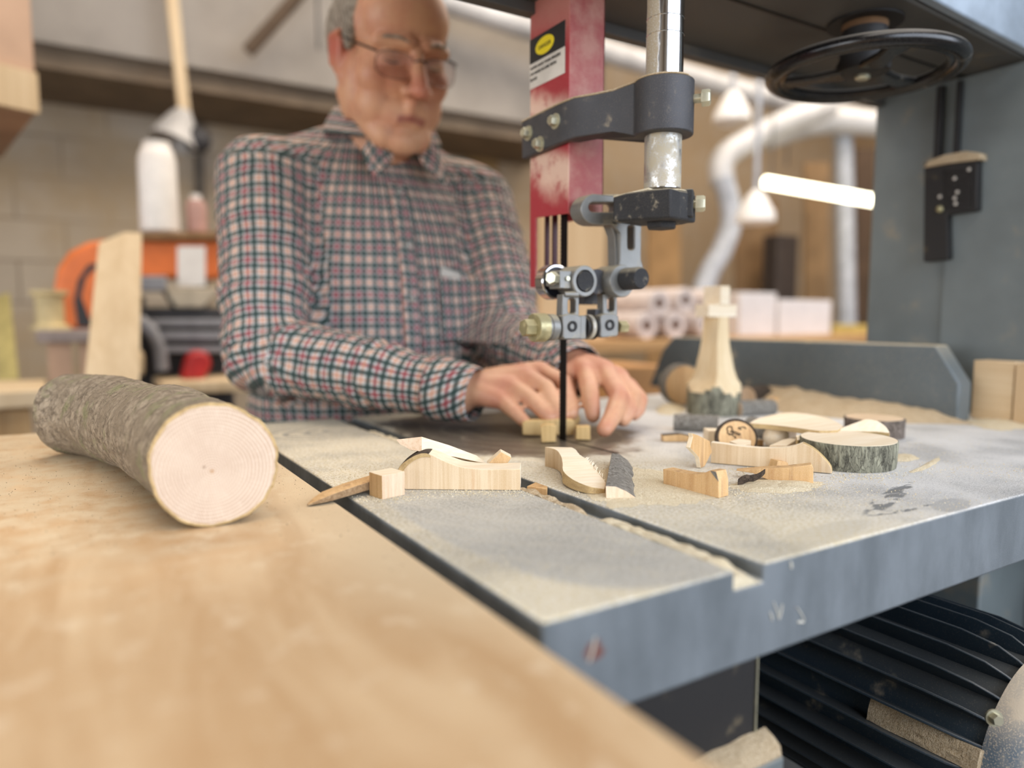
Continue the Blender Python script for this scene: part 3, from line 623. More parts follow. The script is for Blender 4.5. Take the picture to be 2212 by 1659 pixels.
# a white wall with a wide window behind the photographer
M_WB = simple('white_wall', '#c9c4ba', .9, scale=2)
o = MB().box((-3.2, -2.75, FLOOR), (WX, -2.6, .0)).box((-3.2, -2.75, 2.2), (WX, -2.6, 2.6)).box((-3.2, -2.75, 0), (-1.2, -2.6, 2.2)).box((4.2, -2.75, 0), (WX, -2.6, 2.2)).build('wall_front', M_WB); o['kind'] = 'structure'
o = MB().box((-1.2, -2.72, 0), (-1.14, -2.62, 2.2)).box((4.14, -2.72, 0), (4.2, -2.62, 2.2)).box((-1.2, -2.72, 0), (4.2, -2.62, .06)).box((-1.2, -2.72, 2.14), (4.2, -2.62, 2.2)).box((.6, -2.72, 0), (.64, -2.62, 2.2)).box((2.4, -2.72, 0), (2.44, -2.62, 2.2)).build('window_1', M_WB); o['kind'] = 'structure'
# mezzanine edge on the back wall: pale fascia, darker-coloured strip beneath
o = MB().box((-3.0, 3.55, 1.235), (2.7, WY, 2.05)).build('trim_1', simple('pale_concrete_fascia', '#98928a', .9, scale=3, var=.1)); o['kind'] = 'structure'
o = MB().box((-3.0, 3.62, 1.155), (2.7, WY, 1.235)).build('trim_2', simple('dark_ledge_strip', '#7a6b59', .9, scale=5)); o['kind'] = 'structure'
# camera, lights
cam = bpy.data.cameras.new('camera'); co_ = bpy.data.objects.new('camera', cam); COL.objects.link(co_)
co_.location = CAM; co_.rotation_euler = (R(90)-PITCH, 0, -YAW); cam.sensor_width = 36; cam.lens = 36*FPX/2212; cam.clip_start = .02
cam.dof.use_dof = True; cam.dof.focus_distance = .565; cam.dof.aperture_fstop = cam.lens/10.5
SC.camera = co_
w = bpy.data.worlds.new('World'); SC.world = w; w.use_nodes = True; w.node_tree.nodes['Background'].inputs[0].default_value = lin('#cfd8e4'); w.node_tree.nodes['Background'].inputs[1].default_value = .9
def area(name, loc, to, sx, sy, power, col):
    l = bpy.data.lights.new(name, 'AREA'); l.shape = 'RECTANGLE'; l.size = sx; l.size_y = sy; l.energy = power; l.color = lin(col)[:3]
    o = bpy.data.objects.new(name, l); COL.objects.link(o); o.location = loc; o.rotation_euler = (Vector(to)-Vector(loc)).to_track_quat('-Z', 'Y').to_euler(); return o
area('daylight_window', (1.5, -2.55, 1.1), (1.2, 1.5, .2), 5.0, 2.1, 185, '#e0e9f8')
area('shop_light_front', (.5, -.7, 2.55), (.5, -.5, 0), 3.2, 1.2, 40, '#fff8f0')
area('shop_light_left', (-1.3, 1.0, 2.55), (-1.2, 1.0, 0), 1.4, 2.4, 5, '#fff4e6')
area('shop_light_rear', (1.0, 2.0, 2.5), (.9, 2.6, 0), 3.4, 1.6, 100, '#fff0de')
area('added_side_fill', (-2.95, .4, .5), (1.0, .7, .25), 3.0, .95, 62, '#eef1f6')  # added fill from the left, brightens column, guard and man
area('shop_light_right', (4.2, 1.8, 2.5), (4.2, 1.8, 0), 2.4, 2.4, 85, '#fff0e0')
SC.view_settings.view_transform = 'Standard'; SC.view_settings.look = 'None'; SC.view_settings.gamma = 1.0; SC.view_settings.use_curve_mapping = False
SC.view_settings.exposure = 0.08
# ================================================================ wood on the tables
W_FACE = wood('fresh_sawn_vertical', '#e6d0ae', '#c9a97c', 2, 8, 330, .2, streak='#c79a68')
W_TOP = wood('fresh_sawn_lit_top', '#f3e8d2', '#e4cfac', 0, 18, 300, .2)  # paler copy of the sawn wood, overhead light put into its colour
W_END = wood('fresh_end_grain', '#e3cbb0', '#c9a884', 2, 30, 420, .25)
W_TAN = wood('tan_sawn', '#dcb680', '#b98d52', 2, 12, 260, .25, streak='#8a5c2e')
W_ORA = wood('orange_sawn', '#dcb67f', '#b8894f', 2, 14, 260, .3, streak='#7a4c22')
W_RIM = wood('yellow_inner_bark', '#cdb078', '#9a7c48', 1, 60, 300, .3)
B_GREY = bark('grey_green_bark', '#a8a690', '#3a382f', '#85836f', 190, 1.0, .3, (1, 1, .25), '#bcbca4')
B_DARK = bark('dark_bark', '#5e4f40', '#33291f', '#463a2e', 200, .8, .6)
B_SILV = bark('silver_bark', '#a9a59c', '#6a655d', '#8b877f', 260, .8, .25, (1, 1, 1))
B_LOG = bark('log_bark', '#b5a58e', '#6a5c49', '#8d7e68', 130, 1.0, .18, (1, 1, 1), '#918f68')

def piece(m, name, mats, label, cat='wood offcut', group=None, bevel=.0004, smooth=35, **k):
    return tag(m.build(name, mats, None, bevel=bevel, smooth=smooth, **k), label, cat, group)
def vpr(b0, b1, prof, depth, mside=None, z0=0, m=None, mi=0):
    """profile (pixels) on the upright plane standing on the line b0-b1, extruded away from the viewer"""
    p, q = atz(*b0, z0), atz(*b1, z0); t = (q-p).normalized(); n = Vector((t.y, -t.x, 0))
    if n.dot(CAM-p) < 0: n = -n
    m = m or MB(); P = [atplane(a, b, p, n) for a, b in prof]
    for v in P: v.z = max(v.z, z0+.0003)
    return m.prism(P, -n*depth, mi, mside)
def hpr(top, zt, z0=0, m=None, mside=1, mi=0):
    m = m or MB(); return m.prism([atz(a, b, zt) for a, b in top], (0, 0, z0-zt), mi, mside)
def smoothpts(pts, n=6, closed=False):
    out = []; N = len(pts); P = [Vector(p) for p in pts]
    for i in range(N if closed else N-1):
        a, b, c, d = (P[(i-1) % N] if closed or i else P[0]), P[i], P[(i+1) % N], (P[(i+2) % N] if closed or i+2 < N else P[-1])
        for k in range(n):
            t = k/n; out.append(.5*((2*b)+(c-a)*t+(2*a-5*b+4*c-d)*t*t+(3*b-a-3*c+d)*t**3))
    if not closed: out.append(P[-1])
    return out
def s2(pts, n=5): return [(v.x, v.y) for v in smoothpts([(a, b, 0) for a, b in pts], n)]

# --- the log with its bright sawn end
LR = .0378
C0 = atz(465, 1005, LR+.0012)
ctr = [atz(128, 893, .0385), atz(200, 897, .038), atz(275, 913, .0378), atz(345, 938, .0378), atz(410, 970, .0378), C0]
cl = smoothpts(ctr, 12); n_end = (CAM-C0); n_end.z = -.03; n_end.normalize(); n_end = (n_end*.8+(cl[-1]-cl[-4]).normalized()*.35).normalized()
lg = thing('log', (ctr[2].x, ctr[2].y, .0), 'bark-covered log with bright ringed sawn end lying on the plywood table', 'log')
m = MB(); rg = []; NR = 96
for i, c in enumerate(cl):
    d = (cl[min(i+1, len(cl)-1)]-cl[max(i-1, 0)]).normalized(); t = i/(len(cl)-1)
    d = d.lerp(n_end, max(0, (t-.86)/.14)).normalized()
    q = Vector((0, 0, 1)); q = (q-d*q.dot(d)).normalized(); w = d.cross(q); row = []
    for j in range(NR):
        a = math.tau*j/NR; e = q*math.cos(a)+w*math.sin(a)
        r = LR*(1+.03*math.sin(2*a+1)+.0)
        r += .0016*noise.noise(c*30+e*1.2)+.0009*noise.noise(c*120+e*5)+.0005*noise.noise(c*300+e*14)
        r += .0028*math.exp(-((t-.70)/.09)**2)*max(0, math.cos(a-.25))-.0016*math.exp(-((t-.52)/.07)**2)
        r += .0022*math.exp(-((t-.60)/.05)**2)*max(0, math.cos(a-3.6))
        if t < .07: r *= .80+.2*math.sqrt(t/.07)
        row.append(c+e*r)
    rg.append(row)
zmin = [min(p.z for p in r) for r in rg]
for r, z in zip(rg, zmin):
    for p in r: p.z = max(p.z, 0.0002)
m.rings(rg); m.build('bark', B_LOG, lg, smooth=60)
def rings_mat():
    t = NT('log_end_rings'); co = t.coord(); wob = t.noise(co, 40, 3, .5)
    v = t.n('ShaderNodeVectorMath', {0: co}, operation='LENGTH').outputs['Value']
    rr_ = t.math('ADD', v, t.math('MULTIPLY', t.math('SUBTRACT', wob, .5), .0028))
    ring = t.math('SINE', t.math('MULTIPLY', t.math('POWER', rr_, .8), 1750))
    x, y, z = t.sep(co); ang = t.math('ARCTAN2', y, x)
    rays = t.noise(t.comb(t.math('MULTIPLY', ang, 38), t.math('MULTIPLY', v, 90), 0), 1, 3, .6)
    saw_ = t.math('SINE', t.math('MULTIPLY', t.math('ADD', x, t.math('MULTIPLY', y, .25)), 4200))
    col = t.mix(t.mapr(wob, .3, .7), lin('#b99e84'), lin('#c5ad94'))
    col = t.mix(t.math('MULTIPLY', t.mapr(ring, -.1, 1), .75), col, lin('#dfd1c1'))
    col = t.mix(t.math('MULTIPLY', t.mapr(rays, .5, .7), .25), col, lin('#f2e2cf'))
    col = t.mix(t.math('MULTIPLY', t.mapr(saw_, .2, 1), .22), col, lin('#fff4e6'))
    col = t.mix(t.mapr(v, .0009, .0019, .8, 0), col, lin('#b38e68'))
    col = t.mix(t.mapr(t.n('ShaderNodeVectorMath', {0: co, 1: (-.0043, .0030, 0)}, operation='DISTANCE').outputs['Value'], .0007, .0014, .7, 0), col, lin('#7d604a'))
    return t.fin(col, .75, 0, t.bump(t.math('ADD', ring, saw_), .08, .0004))
endring = rg[-1]; cen = sum(endring, Vector())/NR; q = Vector((0, 0, 1)); q = (q-n_end*q.dot(n_end)).normalized(); w = q.cross(n_end)
fr_ = Matrix((w, q, n_end)).transposed().to_4x4(); pith = cen-q*.0035-w*.002
me = bpy.data.meshes.new('cut_face'); inner = [(cen+(p-cen)*.955+n_end*.0006) for p in endring]
inv = (Matrix.Translation(pith) @ fr_).inverted()
me.from_pydata([tuple(inv @ p) for p in inner]+[tuple(inv @ (p-n_end*.002)) for p in inner], [], [tuple(range(NR))]+[(j, j+NR, (j+1) % NR+NR, (j+1) % NR) for j in range(NR)])
me.materials.append(rings_mat()); cf = bpy.data.objects.new('cut_face', me); COL.objects.link(cf); place(cf, pith, lg); cf.rotation_euler = fr_.to_euler(); cf['label'] = 'pale sawn end with growth rings'
m = MB(); m.rings([[cen+(p-cen)*s_+n_end*h for p in endring] for s_, h in ((1.006, -.0012), (1.002, .0004), (.985, .0008), (.952, .0004))], False, False); m.build('bark_rim', W_RIM, lg, smooth=60)

# --- by the left edge of the saw table
m = MB(); H = .0175
P = [atz(798, 1070, 0), atz(826, 1080, 0), atz(875, 1069, 0)]; P.append(P[0]+P[2]-P[1]+Vector((.0, .0, 0)))
m.prism(P, (0, 0, H), 1, [0, 2, 0, 2]); piece(m, 'wood_block', [W_TAN, W_TOP, W_END], 'small cream cube of wood beside the rounded end of the wavy offcut', 'wood block')
b0, b1 = (872, 1058), (1124, 1060)
top = s2([(859, 1016), (866, 1004), (885, 990), (903, 981), (918, 979), (935, 984), (957, 995), (980, 1004), (1002, 1010), (1035, 1013.5), (1065, 1014.5), (1124, 1013)], 4)
prof = [(1124, 1060), (875, 1058), (868, 1040)]+top
k = len(top); ms = [0, 0, 2]+[2]*(k*5//12)+[1]*(k-k*5//12-1)+[1]
m = vpr(b0, b1, prof, .024, ms); piece(m, 'curved_offcut', [W_FACE, W_TOP, B_DARK], 'large wavy-topped pale offcut with bark arc standing at the edge of the saw table', smooth=50)
ins = s2([(868, 1022), (880, 1006), (900, 992), (916, 987), (930, 988)], 4)
out_ = s2([(928, 982), (918, 979.4), (903, 981.6), (885, 990.6), (866, 1005), (860, 1016)], 4)
m = vpr((872, 1058.6), (1124, 1060.6), out_+ins, .0006, 0); o = m.build('inner_bark_rim', W_RIM, bpy.data.objects['curved_offcut'])
# pointed slab lying across it
A = [atd(*q) for q in [(866, 948, .560), (911, 943, .560), (911, 976, .553), (886, 972, .553), (864, 960, .555), (854, 949, .560)]]
z_ = [v.z for v in A]; D0 = atd(1046, 1002, .585)-atd(911, 975, .553)
front = A; back = [atd(*q) for q in [(960, 968, .582), (1030, 984, .590), (1052, 1002, .584), (1040, 1002, .583), (1010, 996, .580), (985, 985, .580)]]
m = MB().rings([front, [f_.lerp(b_, .5)+Vector((0, 0, .0008)) for f_, b_ in zip(front, back)], back], True, True, 0)
for i, fc in enumerate(m.f):
    pass
m.mi = [1 if len(fc) == 6 else (0 if (i % 6) in (0, 1) else 2) for i, fc in enumerate(m.f)]
o = piece(m, 'slab_offcut', [W_TOP, W_END, W_RIM], 'pointed pale slab with bark underside resting across the wavy offcut', smooth=30)
m = MB(); zt = atplane(1050, 1003, atz(*b0, 0), Vector((0, 1, 0))).z
pb = [Vector(p) for p in (atd(1052, 1003, .566), atd(1082, 976, .566), atd(1105, 988, .566), atd(1095, 1003, .566))]
m.prism(pb, (.006, .011, 0), 0, [1, 1, 2, 1]); piece(m, 'chip_offcut', [W_TAN, W_TOP, W_TAN], 'little slanted wedge perched on the right end of the wavy offcut')
a, b = atz(664, 1092, .001), atz(812, 1046, .0045); d = (b-a).normalized(); s_ = Vector((-d.y, d.x, 0)); m = MB(); rg_ = []
for t, wd, h in ((0, .0006, .0008), (.12, .004, .003), (.28, .0065, .005), (.6, .0075, .0062), (1, .0075, .0064)):
    c = a.lerp(b, t); rg_.append([c-s_*wd*1.0, c-s_*wd*.9+Vector((0, 0, h*.9)), c+s_*wd*.2+Vector((0, 0, h)), c+s_*wd+Vector((0, 0, h*.9)), c+s_*wd])
m.rings(rg_); m.mi = [2 if i % 5 == 0 else (0 if i % 5 in (1, 2) else 1) for i in range(20)]+[1, 1]
piece(m, 'splinter', [W_TAN, B_DARK, bark('split_side', '#b79a76', '#856746', '#9b7d5a', 260, .6, .2)], 'tapered stick bridging the gap from plywood to saw table', 'wood splinter', smooth=25)
# --- centre group
C1 = [(1177, 965, .0175), (1200, 971, .0175), (1211, 984, .0165), (1215, 1000, .0145), (1217, 1018, .0115), (1238, 1036, .0085), (1268, 1049, .0065), (1290, 1054, .005), (1306, 1056, .004)]
C2 = [(1233, 966, .0175), (1243, 971, .0165), (1252, 982, .015), (1266, 991, .0135), (1278, 1002, .0115), (1288, 1016, .009), (1298, 1028, .007), (1304, 1036, .006), (1309, 1044, .005)]
c1 = smoothpts([atz(*q) for q in C1], 5); c2 = smoothpts([atz(*q) for q in C2], 5); m = MB(); rg_ = []
for i, (p, q) in enumerate(zip(c1, c2)):
    t = i/(len(c1)-1); th = .0165*(1-t)**1.5+.0038; zb_ = max(.0002, p.z-th)
    q = q+Vector((0, 0, 0)); j_ = .0012*noise.noise((i*1.7, 0, 0))
    rg_.append([p, p.lerp(q, .5), q+(q-p).normalized()*abs(j_)*1.5, Vector((q.x, q.y, max(.0002, q.z-.004))), Vector((p.x, p.y, zb_))])
m.rings(rg_); m.mi = [1 if i % 5 in (0, 1) else (2 if (i % 5) == 4 and i > 90 else 0) for i in range(len(m.f))]
sp = MB()
for i in range(26):
    k = random.randrange(14, len(c2)-4); p = c2[k]; a_ = (c2[k]-c1[k]).normalized(); sp.add([p-a_*.002+Vector((0, 0, .0001)), p+Vector((.0006, 0, 0)), p+Vector((0, .0006, .0002)), p+a_*random.uniform(.0015, .0045)+Vector((0, 0, random.uniform(.0, .003)))], [(0, 1, 3), (1, 2, 3), (2, 0, 3), (0, 2, 1)])
o = piece(m, 'curled_offcut', [W_FACE, W_TOP, W_RIM], 'S-curved pale chip with frayed edge lying by the slot in front of the blade', smooth=50)
sp.build('frayed_fibres', W_TOP, o).__setitem__('kind', 'stuff')
F0 = [atz(1309, 1077, 0), atplane(1308, 1050, atz(1309, 1077, 0), Vector((-.4, -.9, 0))), atplane(1330, 1051, atz(1309, 1077, 0), Vector((-.4, -.9, 0))), atplane(1353, 1061, atz(1309, 1077, 0), Vector((-.4, -.9, 0))), atz(1377, 1077, 0)]
bp = atz(1319, 1004, 0); F1 = [bp, atplane(1321, 979, bp, Vector((-.4, -.9, 0))), atplane(1338, 981, bp, Vector((-.4, -.9, 0))), atplane(1356, 994, bp, Vector((-.4, -.9, 0))), atz(1368, 1012, 0)]
m = MB(); rg_ = []
for i in range(9):
    t = i/8; rg_.append([a.lerp(b, t)+(Vector((0, 0, .0012*noise.noise((t*9, k*2, 0)))) if 0 < k < 4 else Vector((0, 0, 0)))+(Vector((.0025*noise.noise((t*7, 9, 0)), 0, 0)) if k == 4 else Vector((0, 0, 0))) for k, (a, b) in enumerate(zip(F0, F1))])
m.rings(rg_); m.mi = [(1 if i % 5 in (0, 4) else 2) for i in range(40)]+[0, 0]
piece(m, 'bark_offcut', [W_END, W_TAN, B_SILV], 'offcut with silvery bark back and pale end, right of the curled chip', smooth=50)
m = MB().prism([atz(1138, 1050, -.0005), atz(1158, 1041, -.0005), atz(1183, 1049, -.0005), atz(1182, 1056, -.0005)], (0, 0, -.0065), 0, 1)
piece(m, 'small_chip', [W_TAN, W_ORA], 'tiny square chip dropped in the table slot', 'wood chip')
q0, q1 = (1433, 1048), (1552, 1077)
m = vpr(q0, q1, [(1552, 1077), (1433, 1049), (1432, 1013)]+s2([(1432, 1013), (1460, 1019), (1490, 1024), (1515, 1023), (1534, 1016)], 4)[1:]+[(1547, 1018), (1552, 1040)], .0115, 1)
o = piece(m, 'wedge_offcut', [W_ORA, W_TAN], 'golden wedge with dipped top lying alone in front of the curved slab', smooth=40)
p_ = atplane(1534, 1024, atz(*q0, 0), Vector((0, 1, 0)))
vpr((1433, 1048.4), (1552, 1077.4), [(1534, 1017), (1546, 1019), (1552, 1040), (1545, 1032)], .0003).build('bark_patch', B_SILV, o)
m = vpr((1650, 1038), (1757, 1046), [(1757, 1046), (1690, 1041), (1660, 1037), (1625, 1022), (1590, 1017), (1650, 1012), (1700, 1010), (1753, 1004), (1757, 1012)], .010, 1)
piece(m, 'wedge_offcut', [W_ORA, W_TAN], 'orange wedge tilted on sawdust at the foot of the curved slab')
m = vpr((1676, 1018), (1722, 1015), [(1676, 1014), (1680, 995), (1695, 997), (1710, 1004), (1722, 1010), (1722, 1014)], .012, 1)
piece(m, 'small_block', [W_ORA, W_TAN], 'tiny tan block behind the tilted orange wedge', 'wood block')
a, b = atz(1594, 1044, .002), atz(1652, 1020, .009); m = MB(); rg_ = []
for i in range(11):
    t = i/10; c = a.lerp(b, t)+Vector((.001*math.sin(t*9), .0, .0012*math.sin(t*7))); r = .0032*(1-.4*t)+.001*abs(noise.noise((t*6, 0, 0))); rg_.append([c+Vector((.6*r*math.cos(k*math.tau/8), r*.8*math.cos(k*math.tau/8)*.5, max(-c.z, r*1.1*math.sin(k*math.tau/8)))) for k in range(8)])
m.rings(rg_); piece(m, 'bark_sliver', B_DARK, 'dark crumbly strip of bark leaning on the tilted orange wedge', 'bark sliver')

# --- right group
kb0, kb1 = (1535, 1001), (1797, 1025)
topk = s2([(1535.6, 955.6), (1565, 959), (1598, 963.7), (1644, 968), (1693, 967), (1718, 962.5), (1733.6, 957)], 4); rim = s2([(1733.6, 957), (1752, 966), (1770, 980), (1786, 997), (1795, 1010), (1797, 1023)], 4)
m = vpr(kb0, kb1, [(1535, 1000)]+topk+rim[1:], .008, [1]*(1+len(topk)-1)+[2]*(len(rim)-1)+[1])
o = piece(m, 'curved_offcut', [W_FACE, W_TOP, W_RIM], 'long concave-topped pale slab leaning its bark curve against the round disc', smooth=50)
ri = s2([(1786, 1022), (1781, 1005), (1765, 988), (1748, 974), (1727, 964)], 4)
vpr((1535, 1000.5), (1797, 1023.6), [(1733.6, 957.5)]+rim[1:]+ri, .0005).build('inner_bark_rim', W_RIM, o)
DH = .0228; dc = atz(1832, 946.6, DH); m = MB(); top, bot = [], []
for j in range(80):
    a = math.tau*j/80; r = .0408*(1+.03*math.sin(2*a+.7)+.012*noise.noise((math.cos(a)*3, math.sin(a)*3, 0)))
    top.append(Vector((dc.x+r*math.cos(a), dc.y+r*math.sin(a), DH))); bot.append(Vector((dc.x+r*.98*math.cos(a), dc.y+r*.98*math.sin(a), .0002)))
dsk = thing('log_slice', (dc.x, dc.y, 0), 'thick round slice of branch with grey-green bark and pale top, front of the right pile', 'log slice')
m.rings([bot]+[[b.lerp(t_, k/5)*1.0+((b.lerp(t_, k/5)-Vector((dc.x, dc.y, b.lerp(t_, k/5).z)))*(.01+.02*noise.noise(b*60+Vector((0, 0, k*2))))) for b, t_ in zip(bot, top)] for k in range(1, 5)]+[top]); m.build('bark', B_GREY, dsk, smooth=60)
MB().rings([[Vector((dc.x+(p.x-dc.x)*.985, dc.y+(p.y-dc.y)*.985, DH-.0001+h)) for p in top] for h in (0, .0005)]).build('sawn_top', W_TOP, dsk)
tp_ = smoothpts([atd(*v_) for v_ in ((1719, 940, .655), (1760, 935, .665), (1810, 926, .680), (1850, 912, .690), (1873, 905, .693), (1897, 910, .687), (1914, 922, .675), (1922, 935, .664))], 4)+[atd(1890, 932, .674), atd(1840, 931.5, .680), atd(1790, 936, .672), atd(1745, 945, .655), atd(1722, 951, .645)]; m = MB().prism(tp_, (0, 0, -.016), 0, 1)
piece(m, 'crescent_offcut', [W_TOP, W_RIM], 'pale crescent slab tilted up behind the round green-barked slice', smooth=50)
m = vpr((1515, 1012), (1537, 1003), [(1514, 1011), (1510, 988), (1491, 967), (1497, 944), (1495, 936), (1508, 940), (1534, 953), (1538, 976), (1522, 1008)], .004, 1)
piece(m, 'pointed_chip', [W_TAN, W_TOP], 'thin pointed chip standing on its tip left of the concave slab', 'wood chip')
m = vpr((1528, 962), (1588, 962), [(1530, 930), (1562, 931), (1564, 957), (1528, 957)], .018, [1, 2, 1, 1])
piece(m, 'wood_block', [W_FACE, W_TOP, W_END], 'cream block behind the left end of the concave slab', 'wood block')
m = hpr([(1576, 953), (1596, 947.5), (1622, 951), (1622, 958), (1600, 962)], .0155, .0002); piece(m, 'small_block', [W_TOP, W_FACE], 'flat white-topped block just behind the concave slab', 'wood block')
# thin slice with a burnt pattern, tilted up
c = atz(1592, 946, .0125); m = MB(); d = Vector((-.25, -.94, .30)).normalized(); q = Vector((0, 0, 1)); q = (q-d*q.dot(d)).normalized(); w_ = d.cross(q)
def el(rx, ry, h, cc=c):
    L_ = [cc+w_*rx*math.cos(math.tau*j/48)+q*ry*math.sin(math.tau*j/48)+d*h for j in range(48)]
    for v in L_: v.z = max(v.z, .0004)
    return L_
ts = thing('thin_slice', (c.x, c.y, .0), 'tilted thin brown branch slice with dark squiggle pattern, in the middle of the right pile', 'log slice')
m.rings([el(.0225, .0185, -.004), el(.0232, .0192, 0)]); m.build('bark', B_DARK, ts, smooth=50)
MB().rings([el(.0205, .0165, .0001), el(.0205, .0165, .0006)]).build('sawn_face', W_ORA, ts)
m = MB(); 
for k, (u_, v_, a_, b_) in enumerate(((.007, .0075, .0032, .0042), (.0015, .0048, .0046, .0022), (.0055, .0022, .0036, .0024), (-.007, .009, .004, .0012))):
    m.tube([c+d*.0010+w_*(u_+a_*math.cos(a/11*math.tau+k)*(1+.3*math.sin(a*2.1+k)))+q*(v_+b_*math.sin(a/11*math.tau+k*2)) for a in range(12-k)], .0005, 6)
m.build('burnt_pattern', B_DARK, ts).__setitem__('kind', 'stuff')
def twig(name, label, p, q, r, mat_, ends=None, z=None):
    a, b = atz(*p, r if z is None else z), atz(*q, r if z is None else z); m = MB(); d = (b-a); rg_ = []
    e1 = d.normalized().orthogonal(); e2 = d.normalized().cross(e1)
    for i in range(13):
        c = a+d*i/12; rr_ = r*(1+.06*noise.noise(c*60)); rg_.append([c+(e1*math.cos(k*math.tau/20)+e2*math.sin(k*math.tau/20))*rr_*.99 for k in range(20)])
    m.rings(rg_); m.mi = [0]*240+[1, 1]; return piece(m, name, [mat_, W_END], label, 'branch piece', smooth=50)
twig('branch_piece', 'grey-barked branch piece lying at the left of the right pile', (1456, 913), (1552, 917), .0085, B_SILV)
twig('branch_piece', 'grey branch piece running right behind the tilted brown slice', (1622, 922), (1702, 938), .0085, B_SILV)
twig('branch_piece', 'pinkish grey twig behind the king piece foot', (1592, 884), (1668, 880), .0085, B_SILV)
m = vpr((1433, 955), (1512, 955), [(1433, 955), (1432, 941), (1470, 938), (1512, 946), (1512, 956)], .012, [0, 1, 1, 0, 0]); piece(m, 'bark_edged_chip', [W_TAN, B_DARK], 'flat tan chip with dark bark edge, leftmost of the right pile')
m = hpr(s2([(1618, 914), (1640, 903), (1690, 892), (1735, 893), (1790, 903), (1822, 920)], 3)+s2([(1822, 928), (1770, 930), (1700, 921), (1650, 916)], 3)[1:], .0255, .0205)
o = piece(m, 'leaf_slab', [W_TOP, W_RIM], 'broad white leaf-shaped slab lying across the back of the right pile', smooth=50)
m = MB(); c = atz(1676, 944, .0115); m.ball(c, (.0130, .012, .0112), 24, 14); piece(m, 'rounded_offcut', [W_TOP], 'rounded white knob-like offcut in the hollow of the concave slab')
m = hpr([(1662, 962), (1690, 950), (1716, 944), (1720, 950), (1700, 962)], .0145, .0002); piece(m, 'small_chip', [W_TOP, W_FACE], 'narrow white sliver between rounded knob and crescent slab', 'wood chip')
m = vpr((1631, 965), (1650, 965), [(1631, 963), (1632, 950), (1650, 951), (1649, 964)], .008, 1); piece(m, 'small_chip', [W_TAN, W_TOP], 'little brownish cube right of the tilted brown slice', 'wood chip')
sc_ = atz(1888, 902, .0203); s3 = thing('log_slice', (sc_.x, sc_.y, 0), 'small brown-barked branch slice at the back right of the pile', 'log slice'); m = MB()
def rg2(c, r, z, ir=.05): return [Vector((c.x+r*(1+ir*noise.noise((math.cos(j*.13)*2, math.sin(j*.13)*2, 3)))*math.cos(math.tau*j/48), c.y+r*(1+ir*noise.noise((math.cos(j*.13)*2, math.sin(j*.13)*2, 3)))*math.sin(math.tau*j/48), z)) for j in range(48)]
m.rings([rg2(sc_, .0300, .0002), rg2(sc_, .0300, .011), rg2(sc_, .0305, .0203)]); m.build('bark', bark('brown_grey_bark', '#8d8075', '#4f453c', '#6c6158', 130, .8, .5), s3, smooth=50)
MB().rings([rg2(sc_, .0285, .0201), rg2(sc_, .0285, .0207)]).build('sawn_top', wood('pinkish_top', '#e2c9a8', '#c9ab86', 0, 20, 200), s3)
# chess-king blank with a cross, cut from a branch
kc = atz(1541, 893, 0); kc.z = 0
kg = thing('carved_king_piece', (kc.x, kc.y, 0), 'tall cream chess king blank with cross top rising from bark-covered foot', 'wood carving')
def interp(tab, z):
    for (z0, a0), (z1, a1_) in zip(tab, tab[1:]):
        if z <= z1: return a0+(a1_-a0)*max(0, (z-z0))/(z1-z0)
    return tab[-1][1]
HX = [(0, .08), (.018, .05), (.032, .034), (.045, .0205), (.06, .0160), (.08, .0128), (.10, .0108), (.13, .0092)]
HY = [(0, .060), (.012, .045), (.028, .0355), (.045, .0245), (.06, .0200), (.08, .0170), (.10, .0152), (.13, .0138)]
m = MB(); RC = .0355; rg_ = []; zs = [i*.130/30 for i in range(31)]; NA = 72
for z in zs:
    hx_, hy_ = interp(HX, z), interp(HY, z)
    rg_.append([Vector((kc.x+min(RC, hx_/max(1e-6, abs(math.cos(a))), hy_/max(1e-6, abs(math.sin(a))))*math.cos(a), kc.y+min(RC, hx_/max(1e-6, abs(math.cos(a))), hy_/max(1e-6, abs(math.sin(a))))*math.sin(a), z+.0002)) for a in [math.tau*(j+.5)/NA for j in range(NA)]])
m.rings(rg_)
for i, fc in enumerate(m.f[:-2]):
    c_ = sum((m.v[k] for k in fc), Vector())/4; m.mi[i] = 1 if math.hypot(c_.x-kc.x, c_.y-kc.y) > RC*.985 else 0
m.build('body', [wood('king_wood', '#ecd9b4', '#d6b988', 2, 6, 200, .15), B_GREY], kg, smooth=32)
m = MB().box((kc.x-.0265, kc.y-.012, .1302), (kc.x+.0265, kc.y+.012, .1465)); m.build('crossbar', W_TOP, kg, bevel=.0006)
m = MB().box((kc.x-.0085, kc.y-.0155, .1465), (kc.x+.0085, kc.y+.0155, .171)); m.build('finial', W_TOP, kg, bevel=.0008)
# behind the king
def disc_up(name, label, px, py, r, th, nrm, mf, mb, dist_z=None):
    c = atz(px, py, r); nrm = Vector(nrm).normalized(); q = Vector((0, 0, 1)); w_ = nrm.cross(q).normalized(); t_ = thing(name, (c.x, c.y, 0), label, 'log slice')
    def e(rad, h): return [c+w_*rad*math.cos(math.tau*j/40)+q*rad*.99*math.sin(math.tau*j/40)+nrm*h for j in range(40)]
    MB().rings([e(r, -th), e(r, 0)]).build('bark', mb, t_, smooth=50); MB().rings([e(r*.93, 0), e(r*.93, .0006)]).build('sawn_face', mf, t_)
disc_up('upright_slice', 'orange-brown slice standing on edge left of the king piece', 1478, 832, .031, .02, (-.35, -1, 0), W_ORA, B_SILV)
twig('branch_piece', 'short orange-ended branch stub right of the king piece foot', (1612, 858), (1650, 853), .0115, B_DARK)
m = MB(); c = atz(1672, 868, .007); m.ball(c, (.016, .012, .0068), 18, 10); piece(m, 'rounded_offcut', [W_ORA], 'small orange lump half buried in the sawdust drift by the fence')

